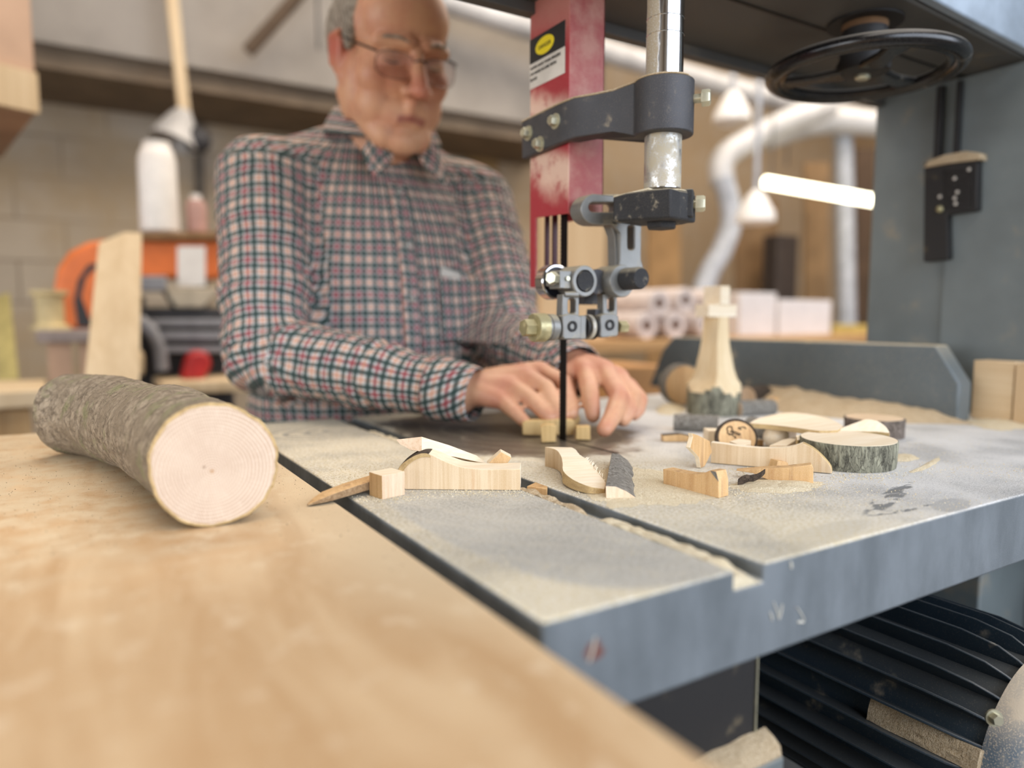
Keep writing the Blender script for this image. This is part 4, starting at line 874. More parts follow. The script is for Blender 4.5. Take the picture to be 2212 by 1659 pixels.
# --- reindeer-like blank being cut, beside the blade
def cube(px0, px1, py_b, h, dy, name, label, ang=0, z0=.0002, mats=None):
    a, b = atz(px0, py_b, 0), atz(px1, py_b, 0); L = (b-a).length; d = (b-a).normalized(); d = Matrix.Rotation(R(ang), 3, 'Z') @ d; n_ = Vector((-d.y, d.x, 0)); return MB().prism([a, a+d*L, a+d*L+n_*dy, a+n_*dy], (0, 0, h))
bl = thing('animal_blank', (*atz(1190, 940, 0).xy, 0), 'small yellowish wooden animal blank with square legs, held under the blade', 'wood carving')
W_YEL = wood('yellow_wood', '#dcbc7e', '#b8914f', 2, 14, 220, .2)
vpr((1128, 944), (1290, 944), [(1129, 940), (1128, 914), (1137, 909), (1180, 908), (1215, 905), (1240, 908), (1240, 940), (1190, 941), (1168, 941)], .014).build('body', W_YEL, bl, bevel=.0012)
vpr((1167, 957), (1202, 957), [(1170, 957), (1167, 922), (1178, 917), (1201, 919), (1201, 955)], .012, z0=0).build('leg', W_YEL, bl, bevel=.0008)
vpr((1243, 952), (1276, 952), [(1244, 950), (1245, 922), (1275, 921), (1276, 951)], .012).build('leg', W_YEL, bl, bevel=.0008)
vpr((1220, 938), (1262, 938), [(1213, 912), (1222, 897), (1236, 888), (1250, 893), (1255, 908), (1245, 926), (1225, 928)], .012).build('head', W_YEL, bl, bevel=.002)

# --- loose sawdust: real heaps, all uncountable
def heap(name, label, pts, h, mat_=None, n=44, seed=0, edge=.25, z0=0.0, cat='sawdust'):
    P = [atz(a, b, z0) for a, b in pts]; c = sum(P, Vector())/len(P); P = smoothpts(P, 12, True); P = [c+(p-c)*(1+.22*noise.noise(p*70+Vector((seed, 3, 0)))+.12*noise.noise(p*220)) for p in P]; rg_ = []; K = 9
    for k in range(K+1):
        s_ = 1-k/K; row = []
        for p in P:
            q = c+(p-c)*max(s_, .001); f_ = (1-s_**2.2); zz_ = z0+h*f_*(.75+.45*noise.noise(q*45+Vector((seed, 0, 0)))+.25*noise.noise(q*160)); row.append(Vector((q.x, q.y, max(z0+.0001, zz_) if k else z0+.0001)))
        rg_.append(row)
    o = MB().rings(rg_).build(name, mat_ or M_DUST, None, smooth=70); return tag(o, label, cat, None, 'stuff')
heap('sawdust_heap', 'low sawdust around the bark offcut and golden wedge', [(1250, 1030), (1330, 1010), (1430, 1020), (1560, 1060), (1500, 1088), (1400, 1092), (1300, 1085)], .0018)
heap('sawdust_heap', 'coarse sawdust under the tilted orange wedge', [(1575, 1052), (1640, 1036), (1760, 1040), (1785, 1052), (1700, 1066), (1610, 1062)], .003)
heap('sawdust_heap', 'sawdust patch right of the round green-barked slice', [(1925, 985), (1955, 980), (1985, 989), (1970, 996), (1935, 996)], .002)
heap('sawdust_heap', 'thin curved sawdust line far right of the round slice', [(1985, 1010), (2022, 990), (2028, 996), (1995, 1016), (1965, 1020)], .0012)
heap('sawdust_heap', 'yellowish sawdust clump left of the king piece', [(1415, 885), (1445, 872), (1480, 880), (1470, 892), (1430, 896)], .007)
# drift piled against the fence
L = []; N = 90
for i in range(N):
    y = .44+.46*i/(N-1); t = i/(N-1); w0 = .055+.055*math.exp(-((y-.62)/.10)**2)+.012*noise.noise((y*22, 0, 5)); hh = .010+.013*math.exp(-((y-.70)/.09)**2)+.006*math.exp(-((y-.55)/.05)**2); e_ = min(1, t*9, (1-t)*9); row = []
    for j in range(15):
        s_ = j/14; x = fx-.0004-w0*e_*s_; f_ = math.sin(math.pi*min(1, .5+.5*s_)); z = hh*e_*f_*(1+.25*noise.noise((x*50, y*50, 0)))+.001*noise.noise((x*200, y*200, 1)); row.append(Vector((x, y, max(.0002, z) if j < 14 else .0002)))
    row.append(Vector((fx-.0004, y, .0002))); L.append(row)
tag(MB().rings(L).build('sawdust_drift', M_DUST_T, None, smooth=70), 'long tan drift of sawdust along the foot of the grey fence', 'sawdust', None, 'stuff')
heap('sawdust_heap', 'pale sawdust spread right of the fence end', [(2085, 908), (2140, 903), (2200, 908), (2215, 925), (2160, 930), (2105, 920)], .004)
# sawdust lying in the slot
for n_i, (ya, yb, lb_) in enumerate(((.2475, .372, 'sawdust filling the near end of the table slot'), (.376, .47, 'sawdust bank in the slot beyond the gap'), (.63, .80, 'sawdust line in the far part of the slot'))):
    L = []
    for i in range(60):
        t = i/59; y = ya+(yb-ya)*t; e_ = min(1, t*10+.1, (1-t)*8+.1) if n_i else min(1, (1-t)*8+.1, .55+t*4); row = [Vector((.2852, y, -.0103))]
        for j in range(8):
            x = .2852+(.0135+.004*noise.noise((y*55, 3, n_i)) if n_i != 0 else .0185+.003*noise.noise((y*60, 3, 0)))*j/7; f_ = min(1, (1-j/7)*2.4)**.7; row.append(Vector((x, y, -.0103+(.0098*e_+.0018*noise.noise((x*200, y*120, n_i)))*max(.02, f_))))
        row.append(Vector((row[-1].x, y, -.0103))); L.append(row)
    tag(MB().rings(L).build('slot_sawdust', M_DUST if n_i != 1 else M_DUST_T, None, smooth=70), lb_, 'sawdust', None, 'stuff')
# crumbs scattered on the tables (one uncountable sprinkle)
m = MB(); rnd = random.Random(3)
def crumb(x, y, z, s_): 
    a = rnd.uniform(0, 6.28); m.add([(x+s_*math.cos(a+k*2.09), y+s_*math.sin(a+k*2.09), z) for k in range(3)]+[(x, y, z+s_*.9)], [(0, 1, 3), (1, 2, 3), (2, 0, 3), (0, 2, 1)], 0)
def dens(x, y): return noise.noise((x*11, y*11, 2))+.25
for i in range(12000):
    if i % 3: x, y = rnd.uniform(TX0+.001, .75), rnd.uniform(TY0+.001, .60)
    else: x, y = rnd.uniform(TX0+.001, 1.0), rnd.uniform(TY0+.001, .88)
    if .284 < x < .309 or (x-.42)**2/.02+(y-.70)**2/.04 < 1 or (x < .284 and y < .46 and ((.278-x)/.095)**2+((y-.405)/.15)**2 < 1 and rnd.random() < .85) or rnd.random() > dens(x, y)*1.6: continue
    crumb(x, y, .0001, rnd.choice((.0003, .0004, .0005, .0007)))
for b_ in [((1300, 1085), 160, 18), ((1560, 1062), 200, 14), ((1100, 1064), 220, 10), ((1000, 1064), 200, 8), ((840, 1078), 120, 8), ((1690, 1058), 200, 14), ((1850, 1030), 160, 10), ((1620, 1020), 160, 10)]:
    for i in range(220):
        p = atz(b_[0][0]+rnd.gauss(0, b_[1]*.35), b_[0][1]+rnd.gauss(0, b_[2]*.5), 0)
        if TX0 < p.x and not .284 < p.x < .309 and TY0 < p.y: crumb(p.x, p.y, .0001, rnd.uniform(.0003, .0009))
tag(m.build('sawdust_crumbs', M_DUST, None, smooth=0, base=False), 'fine sawdust crumbs sprinkled over the saw table', 'sawdust', None, 'stuff')
m = MB()
for i in range(2600):
    x, y = rnd.uniform(-.25, .15), rnd.uniform(.28, .9)
    if rnd.random() < .25+.75*min(1, max(0, (y-.3)/.3)): crumb(x, y, .0001, rnd.choice((.0002, .0003, .0005)))
tag(m.build('bark_crumbs', simple('bark_crumb', '#7d6a50', .9, scale=300, var=.5), None, smooth=0, base=False), 'tiny bark and dust crumbs around the log on the plywood', 'crumbs', None, 'stuff')
# ================================================================ the man behind the saw
def vox(mb, size, smooth_it=4, fac=.5):
    me = bpy.data.meshes.new('tmp'); me.from_pydata([tuple(v) for v in mb.v], [], mb.f)
    bm = bmesh.new(); bm.from_mesh(me); bmesh.ops.recalc_face_normals(bm, faces=bm.faces); bm.to_mesh(me); bm.free()
    o = bpy.data.objects.new('tmp', me); COL.objects.link(o)
    r = o.modifiers.new('r', 'REMESH'); r.mode = 'VOXEL'; r.voxel_size = size; r.adaptivity = 0
    if smooth_it: s_ = o.modifiers.new('s', 'SMOOTH'); s_.iterations = smooth_it; s_.factor = fac
    dg = bpy.context.evaluated_depsgraph_get(); out = bpy.data.meshes.new_from_object(o.evaluated_get(dg))
    bpy.data.objects.remove(o); out.materials.clear(); return out
def capsule(m, a, b, r0, r1=None, n=18, k=5):
    a, b = Vector(a), Vector(b); r1 = r0 if r1 is None else r1; L = (b-a).length; pr = []
    for i in range(k+1): t = math.pi/2*i/k; pr.append((-r0*math.cos(t), r0*math.sin(t)))
    for i in range(k+1): t = math.pi/2*i/k; pr.append((L+r1*math.sin(t), r1*math.cos(t)))
    return m.lathe(a, b-a, pr, n)
def chain(m, pts, rs):
    for i in range(len(pts)-1): capsule(m, pts[i], pts[i+1], rs[i], rs[i+1])
def meshobj(name, me, mats, parent, smooth=True):
    for x in mats: me.materials.append(x)
    if smooth: me.polygons.foreach_set('use_smooth', [True]*len(me.polygons))
    vs = me.vertices; lo = Vector([min(v.co[i] for v in vs) for i in range(3)]); hi = Vector([max(v.co[i] for v in vs) for i in range(3)]); o_ = Vector(((lo.x+hi.x)/2, (lo.y+hi.y)/2, lo.z))
    me.transform(Matrix.Translation(-o_)); ob = bpy.data.objects.new(name, me); COL.objects.link(ob); place(ob, o_, parent); return ob, o_
man = thing('person', (.42, 1.14, FLOOR), 'man with glasses and checked shirt bending over the saw table, both hands at the blade', 'person')
HC = Vector((.4225, 1.0336, .502)); HP = R(17)
HF = Vector((.02, -math.cos(HP), -math.sin(HP))).normalized(); HU = Vector((0, -math.sin(HP), math.cos(HP))); HX_ = HF.cross(HU)   # his right
def hl(x, y, z): return HC+HX_*x+HF*y+HU*z
HM = Matrix((HX_, HF, HU)).transposed().to_4x4()
body = MB()
def hell(c, r, n=28, k=18):
    t = MB().ball((0, 0, 0), r, n, k); body.add([hl(*(Vector(c)+v)) for v in t.v], t.f)
def hcap(a, b, r0, r1=None): capsule(body, hl(*a), hl(*b), r0, r1)
hell((0, -.014, .052), (.0775, .096, .076)); hell((0, .043, .058), (.064, .046, .056)); hell((0, .04, -.008), (.0655, .050, .062))
hell((0, .030, -.060), (.058, .052, .044)); hell((0, .070, -.102), (.028, .021, .020)); hell((0, .060, -.064), (.046, .0285, .034))
for s_ in (-1, 1):
    hell((s_*.042, .052, -.020), (.027, .027, .030)); hell((s_*.036, .044, -.056), (.030, .033, .036))
    hcap((s_*.056, -.002, -.048), (s_*.026, .060, -.096), .022, .022)
    hcap((s_*.013, .088, .027), (s_*.050, .070, .024), .0105, .0095)
    hell((s_*.0325, .0735, .006), (.017, .0135, .0135)); hell((s_*.0325, .070, -.010), (.019, .012, .008))
    hell((s_*.015, .1005, -.034), (.0095, .012, .0085)); pass
    hell((s_*.0785, -.006, .004), (.0075, .017, .031)); hcap((s_*.084, -.022, .022), (s_*.082, -.018, -.012), .0055, .005); hcap((s_*.084, -.022, .022), (s_*.084, .006, .030), .0055, .0045); hell((s_*.0755, .006, -.026), (.007, .009, .011))
    hell((s_*.062, .01, -.035), (.016, .03, .05))
hcap((0, .090, .018), (0, .110, -.022), .0085, .012); hell((0, .1155, -.0305), (.0135, .0135, .012)); hcap((0, .094, -.038), (0, .086, -.058), .008, .009)
hcap((-.027, .0800, -.0705), (0, .0880, -.0665), .0032, .0050); hcap((.027, .0800, -.0705), (0, .0880, -.0665), .0032, .0050); hcap((-.018, .0820, -.0755), (.018, .0820, -.0755), .0052)
NB = Vector((.432, 1.112, .355)); chain(body, [hl(0, -.02, -.045), hl(0, -.015, -.11), NB, Vector((.43, 1.12, .25))], [.056, .054, .060, .07])
hell((0, .02, -.10), (.035, .04, .025))
# core, arms and legs under the clothes
SR, SL = Vector((.250, 1.10, .325)), Vector((.602, 1.105, .322))
ER, EL_ = Vector((.222, .985, .075)), Vector((.580, .945, .092))
WR, WL = atd(992, 846, .852), atd(1238, 796, .90)
for a in ((.43, 1.13, .28, .09), (.43, 1.12, .15, .10), (.43, 1.13, .0, .10), (.43, 1.17, -.12, .11)): pass
chain(body, [Vector((.43, 1.12, .28)), Vector((.43, 1.13, .1)), Vector((.43, 1.17, -.10))], [.085, .10, .105])
chain(body, [Vector((.43, 1.12, .29)), SR, ER, WR], [.06, .045, .037, .027]); chain(body, [Vector((.43, 1.12, .29)), SL, EL_, WL], [.06, .045, .037, .027])
for s_ in (): chain(body, [Vector((.43, 1.17, -.10)), Vector((.43+s_*.09, 1.18, -.16)), Vector((.43+s_*.10, 1.16, -.50)), Vector((.43+s_*.10, 1.20, -.86))], [.1, .08, .055, .038]); chain(body, [Vector((.43+s_*.10, 1.20, -.88)), Vector((.43+s_*.10, 1.06, -.915))], [.04, .028])
# right hand: little finger nearest the camera, thumb tucked behind
def finger(pts, rs): chain(body, pts, rs)
RM = [atd(1166, 800, .872), atd(1134, 812, .852), atd(1105, 835, .836), atd(1083, 864, .824)]
for p, r in zip(RM, (.0125, .013, .0125, .0115)): chain(body, [WR+(p-WR)*.05, WR.lerp(p, .5)+Vector((0, 0, .003)), p], [.021, .0155, r])
finger([RM[0], atd(1218, 826, .845), atd(1232, 868, .812), atd(1236, 893, .798)], [.0115, .0100, .0088, .0078])
finger([RM[1], atd(1180, 838, .825), atd(1200, 878, .800), atd(1210, 900, .792)], [.0118, .0102, .0090, .0080])
finger([RM[2], atd(1145, 860, .812), atd(1172, 888, .796), atd(1187, 903, .790)], [.0115, .0100, .0088, .0078])
finger([RM[3], atd(1108, 886, .806), atd(1124, 902, .797), atd(1134, 911, .792)], [.0105, .0090, .0080, .0072])
finger([WR.lerp(RM[0], .25)+Vector((.012, .014, 0)), atd(1150, 842, .888), atd(1195, 868, .862), atd(1222, 893, .838)], [.0165, .0135, .0112, .0095])
# left hand, fingers bent down to the table
LM = [atd(1266, 803, .856), atd(1306, 800, .852), atd(1338, 816, .862), atd(1360, 836, .875)]
for p, r in zip(LM, (.0125, .0135, .0125, .0110)): chain(body, [WL+(p-WL)*.05, WL.lerp(p, .5)+Vector((0, 0, .004)), p], [.021, .0155, r])
finger([LM[0], atd(1274, 846, .812), atd(1279, 880, .795), atd(1281, 898, .790)], [.0118, .0108, .0095, .0085])
finger([LM[1], atd(1338, 858, .800), atd(1322, 902, .772), atd(1306, 928, .757)], [.0122, .0112, .0100, .0088])
finger([LM[2], atd(1368, 856, .822), atd(1360, 888, .802), atd(1346, 908, .792)], [.0115, .0102, .0090, .0080])
finger([LM[3], atd(1384, 862, .850), atd(1380, 884, .835), atd(1370, 897, .828)], [.0102, .0090, .0080, .0072])
finger([WL.lerp(LM[0], .25)+Vector((-.012, -.008, -.004)), atd(1222, 838, .868), atd(1226, 868, .835), atd(1232, 892, .812)], [.0165, .0135, .0115, .0095])
me = vox(body, .0029, 5, .5)
ca = me.color_attributes.new('tone', 'FLOAT_COLOR', 'POINT')
KN = RM+LM
reds = [(hl(.082, -.008, .01), .034, .9), (hl(-.082, -.008, .01), .034, .9), (hl(0, .115, -.03), .02, .75), (hl(.04, .07, -.02), .03, .4), (hl(-.04, .07, -.02), .03, .4)]+[(p, .016, .55) for p in KN]+[(atd(1338, 858, .800), .013, .5), (atd(1290, 782, .87), .03, .45), (atd(1306, 928, .757), .014, .35)]
lips = [hl(k*.0045, .093-.00028*k*k, -.0705-.0001*k*k) for k in range(-5, 6)]
for i, v in enumerate(me.vertices):
    c = v.co; rd = 0; sh = 0
    if c.z > .35 or c.y < .92:
        for p, r, k in reds:
            if abs(c.x-p.x) < 2.2*r and abs(c.y-p.y) < 2.2*r and abs(c.z-p.z) < 2.2*r: rd = max(rd, k*math.exp(-((c-p).length/r)**2))
        for p in (lips if (c-lips[0]).length_squared < .0016 else ()): sh = max(sh, math.exp(-((c-p).length/.0066)**4))
    ca.data[i].color = (rd, sh, 0, 1)
def skin_mat():
    t = NT('skin'); a = t.n('ShaderNodeAttribute', attribute_name='tone'); r, g, b = t.sep(a.outputs['Vector'])[:3]; co = t.coord()
    n = t.noise(co, 30, 4, .6); n2 = t.noise(co, 260, 3, .6)
    col = t.mix(t.mapr(n, .35, .7), lin('#cf9f7c'), lin('#c68f72')); col = t.mix(t.math('MULTIPLY', t.mapr(n2, .45, .7), .2), col, lin('#b57a62'))
    col = t.mix(r, col, lin('#ad4f42')); col = t.mix(t.math('MULTIPLY', g, .85), col, lin('#8f4842'))
    return t.fin(col, .5, 0, t.bump(n2, .12, .0008), Subsurface_Weight=.08, Subsurface_Radius=(.008, .003, .0015))
bo, _ = meshobj('body', me, [skin_mat()], man)
# hair: short grey sides and back, balding crown
M_HAIR = NT('grey_hair'); _c = M_HAIR.mapping(M_HAIR.coord(), (60, 60, 14)); _n = M_HAIR.noise(_c, 6, 4, .7)
M_HAIR = M_HAIR.fin(M_HAIR.mix(M_HAIR.mapr(_n, .35, .65), lin('#5f564c'), lin('#b9ae9e')), .8, 0, M_HAIR.bump(_n, .9, .004))
hb = MB()
def hb_ell(c, r): t = MB().ball((0, 0, 0), r, 24, 14); hb.add([hl(*(Vector(c)+v)) for v in t.v], t.f)
for s_ in (-1, 1): hb_ell((s_*.058, -.008, .060), (.0245, .040, .045)); hb_ell((s_*.054, -.055, .035), (.027, .038, .055)); hb_ell((s_*.069, .012, .034), (.011, .015, .028))
hb_ell((0, -.078, .030), (.062, .038, .062)); hb_ell((0, -.060, .085), (.062, .045, .045))
meshobj('hair', vox(hb, .004, 2), [M_HAIR], man)
for s_ in (-1, 1):
    m = MB(); m.tube([hl(s_*.014, .0965, .027), hl(s_*.028, .0935, .0315), hl(s_*.042, .0845, .031), hl(s_*.054, .0715, .026)], [.0012, .0022, .0022, .001], 8); m.build('eyebrow', M_HAIR, man)
    m = MB(); m.tube([hl(s_*.020, .0845, .0015), hl(s_*.032, .0875, -.0015), hl(s_*.045, .0815, .0015)], [.0006, .0012, .0006], 6); m.build('eyelashes', simple('lash', '#3c2a22', .8), man)
# glasses, worn: part of the person's clothing
M_FR = simple('glasses_wire', '#2f3134', .3, .8); gl = bpy.data.objects.new('glasses', None); COL.objects.link(gl); place(gl, hl(0, .10, 0), man); gl['label'] = 'thin rimless glasses with dark temples'
tg = NT('spectacle_lens'); _g = tg.n('ShaderNodeBsdfGlossy', {'Roughness': .03}); _t = tg.n('ShaderNodeBsdfTransparent', {'Color': lin('#f6f1f1')}); _x = tg.n('ShaderNodeMixShader', {0: .07}); tg.t.links.new(_t.outputs[0], _x.inputs[1]); tg.t.links.new(_g.outputs[0], _x.inputs[2]); tg.t.links.new(_x.outputs[0], tg.out.inputs[0]); M_LENS = tg.m
for s_ in (-1, 1):
    lens = [hl(s_*(.0335+x_*.0265), .1015-.010*abs(x_)**2*(1 if x_ > 0 else .3)+.001, -.004+y_*.0175) for x_, y_ in [(math.copysign(abs(math.cos(a))**.7, math.cos(a)), math.copysign(abs(math.sin(a))**.7, math.sin(a))) for a in [math.tau*k/32 for k in range(32)]]]
    MB().prism(lens, HF*.0014).build('lens', M_LENS, gl, smooth=0)
    MB().tube(lens+[lens[0]], .0005, 6).build('rim', M_FR, gl)
    MB().tube([hl(s_*.059, .094, .009), hl(s_*.067, .083, .012), hl(s_*.074, .05, .017), hl(s_*.0795, .0, .026), hl(s_*.082, -.016, .018)], [.0013, .0016, .0014, .0012, .001], 8).build('temple', M_FR, gl)
MB().tube([hl(-.009, .103, .004), hl(-.004, .108, .007), hl(.004, .108, .007), hl(.009, .103, .004)], .0009, 8).build('bridge', M_FR, gl)

# ---------------- checked shirt
sh = MB()
LV = [(-.14, .422, 1.150, .190, .140), (-.06, .420, 1.125, .200, .148), (.02, .418, 1.108, .194, .146), (.10, .420, 1.105, .182, .140), (.18, .422, 1.110, .176, .134), (.25, .424, 1.118, .176, .124), (.30, .424, 1.122, .172, .110), (.345, .427, 1.125, .150, .090), (.385, .430, 1.122, .098, .072), (.415, .431, 1.115, .068, .060)]
L = []
for a, b in zip(LV, LV[1:]+[None]):
    for k in range(4 if b else 1):
        t = k/4; z, cx, cy, hx_, hy_ = [a[i]+((b[i]-a[i])*t if b else 0) for i in range(5)]
        L.append([Vector((cx+hx_*math.copysign(abs(math.cos(q_))**.85, math.cos(q_)), cy+hy_*math.copysign(abs(math.sin(q_))**.85, math.sin(q_)), z)) for q_ in [math.tau*j/56 for j in range(56)]])
sh.rings(L)
CR = WR+(ER-WR).normalized()*.012; CL_ = WL+(EL_-WL).normalized()*.014
chain(sh, [Vector((.36, 1.125, .33)), SR, SR.lerp(ER, .45), ER+Vector((-.002, 0, .004)), ER.lerp(CR, .5)+Vector((0, 0, .004)), CR.lerp(ER, .12), CR], [.075, .070, .064, .056, .047, .036, .036])
chain(sh, [Vector((.50, 1.13, .33)), SL, SL.lerp(EL_, .45), EL_, EL_.lerp(CL_, .5), CL_.lerp(EL_, .12), CL_], [.075, .068, .060, .054, .044, .035, .035])
capsule(sh, (.275, 1.125, .352), (.385, 1.125, .402), .042, .035); capsule(sh, (.575, 1.13, .350), (.475, 1.125, .400), .042, .035)
me = vox(sh, .0055, 6, .6)
segs = [('T', Vector((.42, 1.12, .36)), Vector((.42, 1.12, -.12))), ('R', SR, ER), ('R2', ER, WR), ('L', SL, EL_), ('L2', EL_, WL)]
def segd(p, a, b):
    t = max(0, min(1, (p-a).dot(b-a)/(b-a).length_squared)); return (p-a.lerp(b, t)).length
def which(p):
    dT = math.hypot((p.x-.42)/.19, (p.y-1.115)/.13)
    best, bn = 1e9, None
    for nme, a, b in segs[1:]:
        d = segd(p, a, b)/(.064 if nme in 'RL' else .05)
        if d < best: best, bn = d, nme
    if p.z > .355: return 'T'
    return bn if best < 1.32 else 'T'
axd = {}
for nme, a, b in segs:
    d = (b-a).normalized(); cdir = (CAM-a); cdir = (cdir-d*cdir.dot(d)).normalized(); axd[nme] = (a, d, cdir, d.cross(cdir))
# creases: displace along normals with folded noise
me.update(); NRM = [v.normal.copy() for v in me.vertices]; newco = []
for v in me.vertices:
    p = v.co.copy(); w_ = which(p); n_ = NRM[v.index]
    if w_ == 'T': f_ = noise.noise((p.x*9+2, p.y*6, p.z*5))*.007+noise.noise((p.x*26, p.y*20, p.z*12))*.003
    else:
        a, d, c1_, c2_ = axd[w_]; s_ = (p-a).dot(d); e_ = 1+1.6*math.exp(-((p-(ER if 'R' in w_ else EL_)).length/.09)**2)
        f_ = (abs(noise.noise((s_*34+noise.noise(p*14)*2.2, (p-a).dot(c1_)*9, 1 if 'R' in w_ else 5)))-.2)*.0085*e_+noise.noise(p*20)*.002
    newco += list(p+n_*f_)
me.vertices.foreach_set('co', newco); me.update()
uv = me.uv_layers.new(name='UVMap')
pol = me.polygons
for f_ in pol:
    w_ = which(f_.center)
    for li in f_.loop_indices:
        p = me.vertices[me.loops[li].vertex_index].co
        if w_ == 'T': u_ = p.y if abs(f_.normal.x) > .72 else .20*math.atan2(p.x-.42, -(p.y-1.15)); v_ = p.z
        else:
            a, d, c1_, c2_ = axd[w_]; q_ = p-a; rr_ = .060 if w_ in ('R', 'L') else .043; a_u = math.atan2(q_.dot(c2_), q_.dot(c1_)); ds_ = (q_-d*q_.dot(d)).length; u_ = rr_*a_u+max(0, ds_-rr_*1.12)*(1 if a_u > 0 else -1); v_ = q_.dot(d)
        uv.data[li].uv = (u_, v_)
def shirt_mat(sc=1.0, name='checked_shirt'):
    t = NT(name); U = t.n('ShaderNodeUVMap', uv_map='UVMap').outputs[0]; co = t.coord()
    wob = t.noise(co, 18, 3, .5, out='Color'); U2 = t.n('ShaderNodeVectorMath', {0: U, 1: t.n('ShaderNodeVectorMath', {0: wob, 1: (.006, .006, 0)}, operation='MULTIPLY')}, operation='ADD').outputs[0]
    x, y = t.sep(U2)[0], t.sep(U2)[1]; P_ = .0172*sc
    def line(c, per, off, w0, w1):
        f_ = t.math('PINGPONG', t.math('ADD', c, off), per/2); return t.mapr(f_, w0*per, w1*per, 1, 0)
    col = lin('#c9cecb')
    for c in (x, y):
        rd = line(c, 2*P_, P_/2, .055, .10); og = line(c, 2*P_, P_*1.5, .055, .10)
        col = t.mix(t.math('MULTIPLY', rd, .75), col, lin('#8c2530'), 'MIX'); col = t.mix(t.math('MULTIPLY', og, .50), col, lin('#c98258'))
    for c in (x, y):
        g = line(c, P_, 0, .125, .215); col = t.mix(t.math('MULTIPLY', g, .86), col, lin('#14332f'))
    return t.fin(col, .85, 0, t.bump(t.noise(co, 55, 3, .6), .25, .004))
M_SHIRT = shirt_mat()
shirt, _ = meshobj('shirt', me, [M_SHIRT], man)
def uvgrid(name, P, parent, mat_, th=.0022, uo=(0, 0)):
    """a cloth strip given as a grid of points, with its own weave coordinates"""
    nu, nv = len(P), len(P[0]); vs = [p for r in P for p in r]; fs = []; uvs = []
    U = [[0]*nv for _ in range(nu)]; V = [[0]*nv for _ in range(nu)]
    for i in range(nu):
        for j in range(nv):
            if i: U[i][j] = U[i-1][j]+(P[i][j]-P[i-1][j]).length
            if j: V[i][j] = V[i][j-1]+(P[i][j]-P[i][j-1]).length
    m_ = bpy.data.meshes.new(name)
    for i in range(nu-1):
        for j in range(nv-1): fs.append((i*nv+j, i*nv+j+1, (i+1)*nv+j+1, (i+1)*nv+j))
    m_.from_pydata([tuple(p) for p in vs], [], fs); ul = m_.uv_layers.new(name='UVMap')
    for f_ in m_.polygons:
        for li in f_.loop_indices:
            k_ = m_.loops[li].vertex_index; ul.data[li].uv = (U[k_//nv][k_ % nv]+uo[0], V[k_//nv][k_ % nv]+uo[1])
    ob, _ = meshobj(name, m_, [mat_], parent); s_ = ob.modifiers.new('th', 'SOLIDIFY'); s_.thickness = th; s_.offset = 0; b_ = ob.modifiers.new('sub', 'SUBSURF'); b_.levels = b_.render_levels = 1; return ob
def catm(pts, n): return smoothpts([Vector(p) for p in pts], n)
def strip(name, A_, B_, C_, n=5, **k):
    a, b, c = catm(A_, n), catm(B_, n), catm(C_, n); return uvgrid(name, [[p, q, r] for p, q, r in zip(a, b, c)], shirt, M_SHIRT, **k)
# collar: a stand round the neck and two falling points
nk = Vector((.432, 1.092, .40))
def nr(ang, r, z, yo=0): return Vector((nk.x+r*math.cos(R(ang)), nk.y+yo+r*1.02*math.sin(R(ang)), z))
top = []; mid = []; bot = []
for k in range(13):
    a = -60+300*k/12; b_ = math.sin(R(a)); zt_ = .425+.045*(b_*.5+.5); top.append(nr(a, .070, zt_, .0)); mid.append(nr(a, .078, zt_-.010, .0)); bot.append(nr(a, .094, zt_-.042, .004))
strip('collar', top, mid, bot, 4)
for s_ in (-1, 1):
    a0 = top[0] if s_ > 0 else top[-1]
    x_ = lambda d: nk.x+s_*d
    strip('collar_point', [a0, Vector((x_(.030), nk.y-.078, .392)), Vector((x_(.018), nk.y-.092, .362))], [mid[0] if s_ > 0 else mid[-1], Vector((x_(.048), nk.y-.085, .382)), Vector((x_(.034), nk.y-.104, .345))], [bot[0] if s_ > 0 else bot[-1], Vector((x_(.066), nk.y-.082, .366)), Vector((x_(.058), nk.y-.110, .322))], 4)
# button placket, buttons, pocket
def surf(x, z):
    """front of the chest at x, z"""
    best = None
    for a, b in zip(LV, LV[1:]):
        if a[0] <= z <= b[0]:
            t = (z-a[0])/(b[0]-a[0]); cx, cy, hx_, hy_ = [a[i]+(b[i]-a[i])*t for i in range(1, 5)]; c_ = max(-1, min(1, (x-cx)/hx_)); c0 = math.copysign(abs(c_)**(1/.85), c_); best = cy-hy_*max(0, 1-c0*c0)**(.5*.85)
    return best
bt = bpy.data.objects['shirt'].data
def front(x, z, off=.003):
    y_ = surf(x, z); return Vector((x, y_-off, z))
from mathutils.bvhtree import BVHTree
bv = BVHTree.FromPolygons([v.co+shirt.location+man.location for v in me.vertices], [tuple(f_.vertices) for f_ in me.polygons])
def front(x, z, off=.002):
    h = bv.ray_cast(Vector((x, .7, z)), Vector((0, 1, 0)))
    return Vector((x, (h[0].y if h[0] else 1.0)-off, z))
cxp = .424
rows = [[front(cxp-.015, z), front(cxp, z, .0035), front(cxp+.015, z)] for z in [.33-.012*i for i in range(34)]]
uvgrid('placket', rows, shirt, M_SHIRT, .002, (.004, .003))
for z in (.315, .235, .155, .075, -.005):
    p = front(cxp, z, .0065); MB().cyl(p, p+Vector((0, .0022, 0)), .0052, n=18).build('button', simple('shirt_button', '#8b8578', .4), shirt)
rows = [[front(x, z, .0035) for x in [.470+.0098*i for i in range(9)]] for z in [.192-.0100*i for i in range(11)]]
uvgrid('chest_pocket', rows, shirt, M_SHIRT, .0025, (.002, .009))
a = front(.474, .191, .005); b = front(.512, .187, .005); MB().prism([a, b, b+Vector((0, 0, .010)), a+Vector((.002, 0, .0135))], (0, .002, 0)).build('white_note', M_WHITE, shirt)
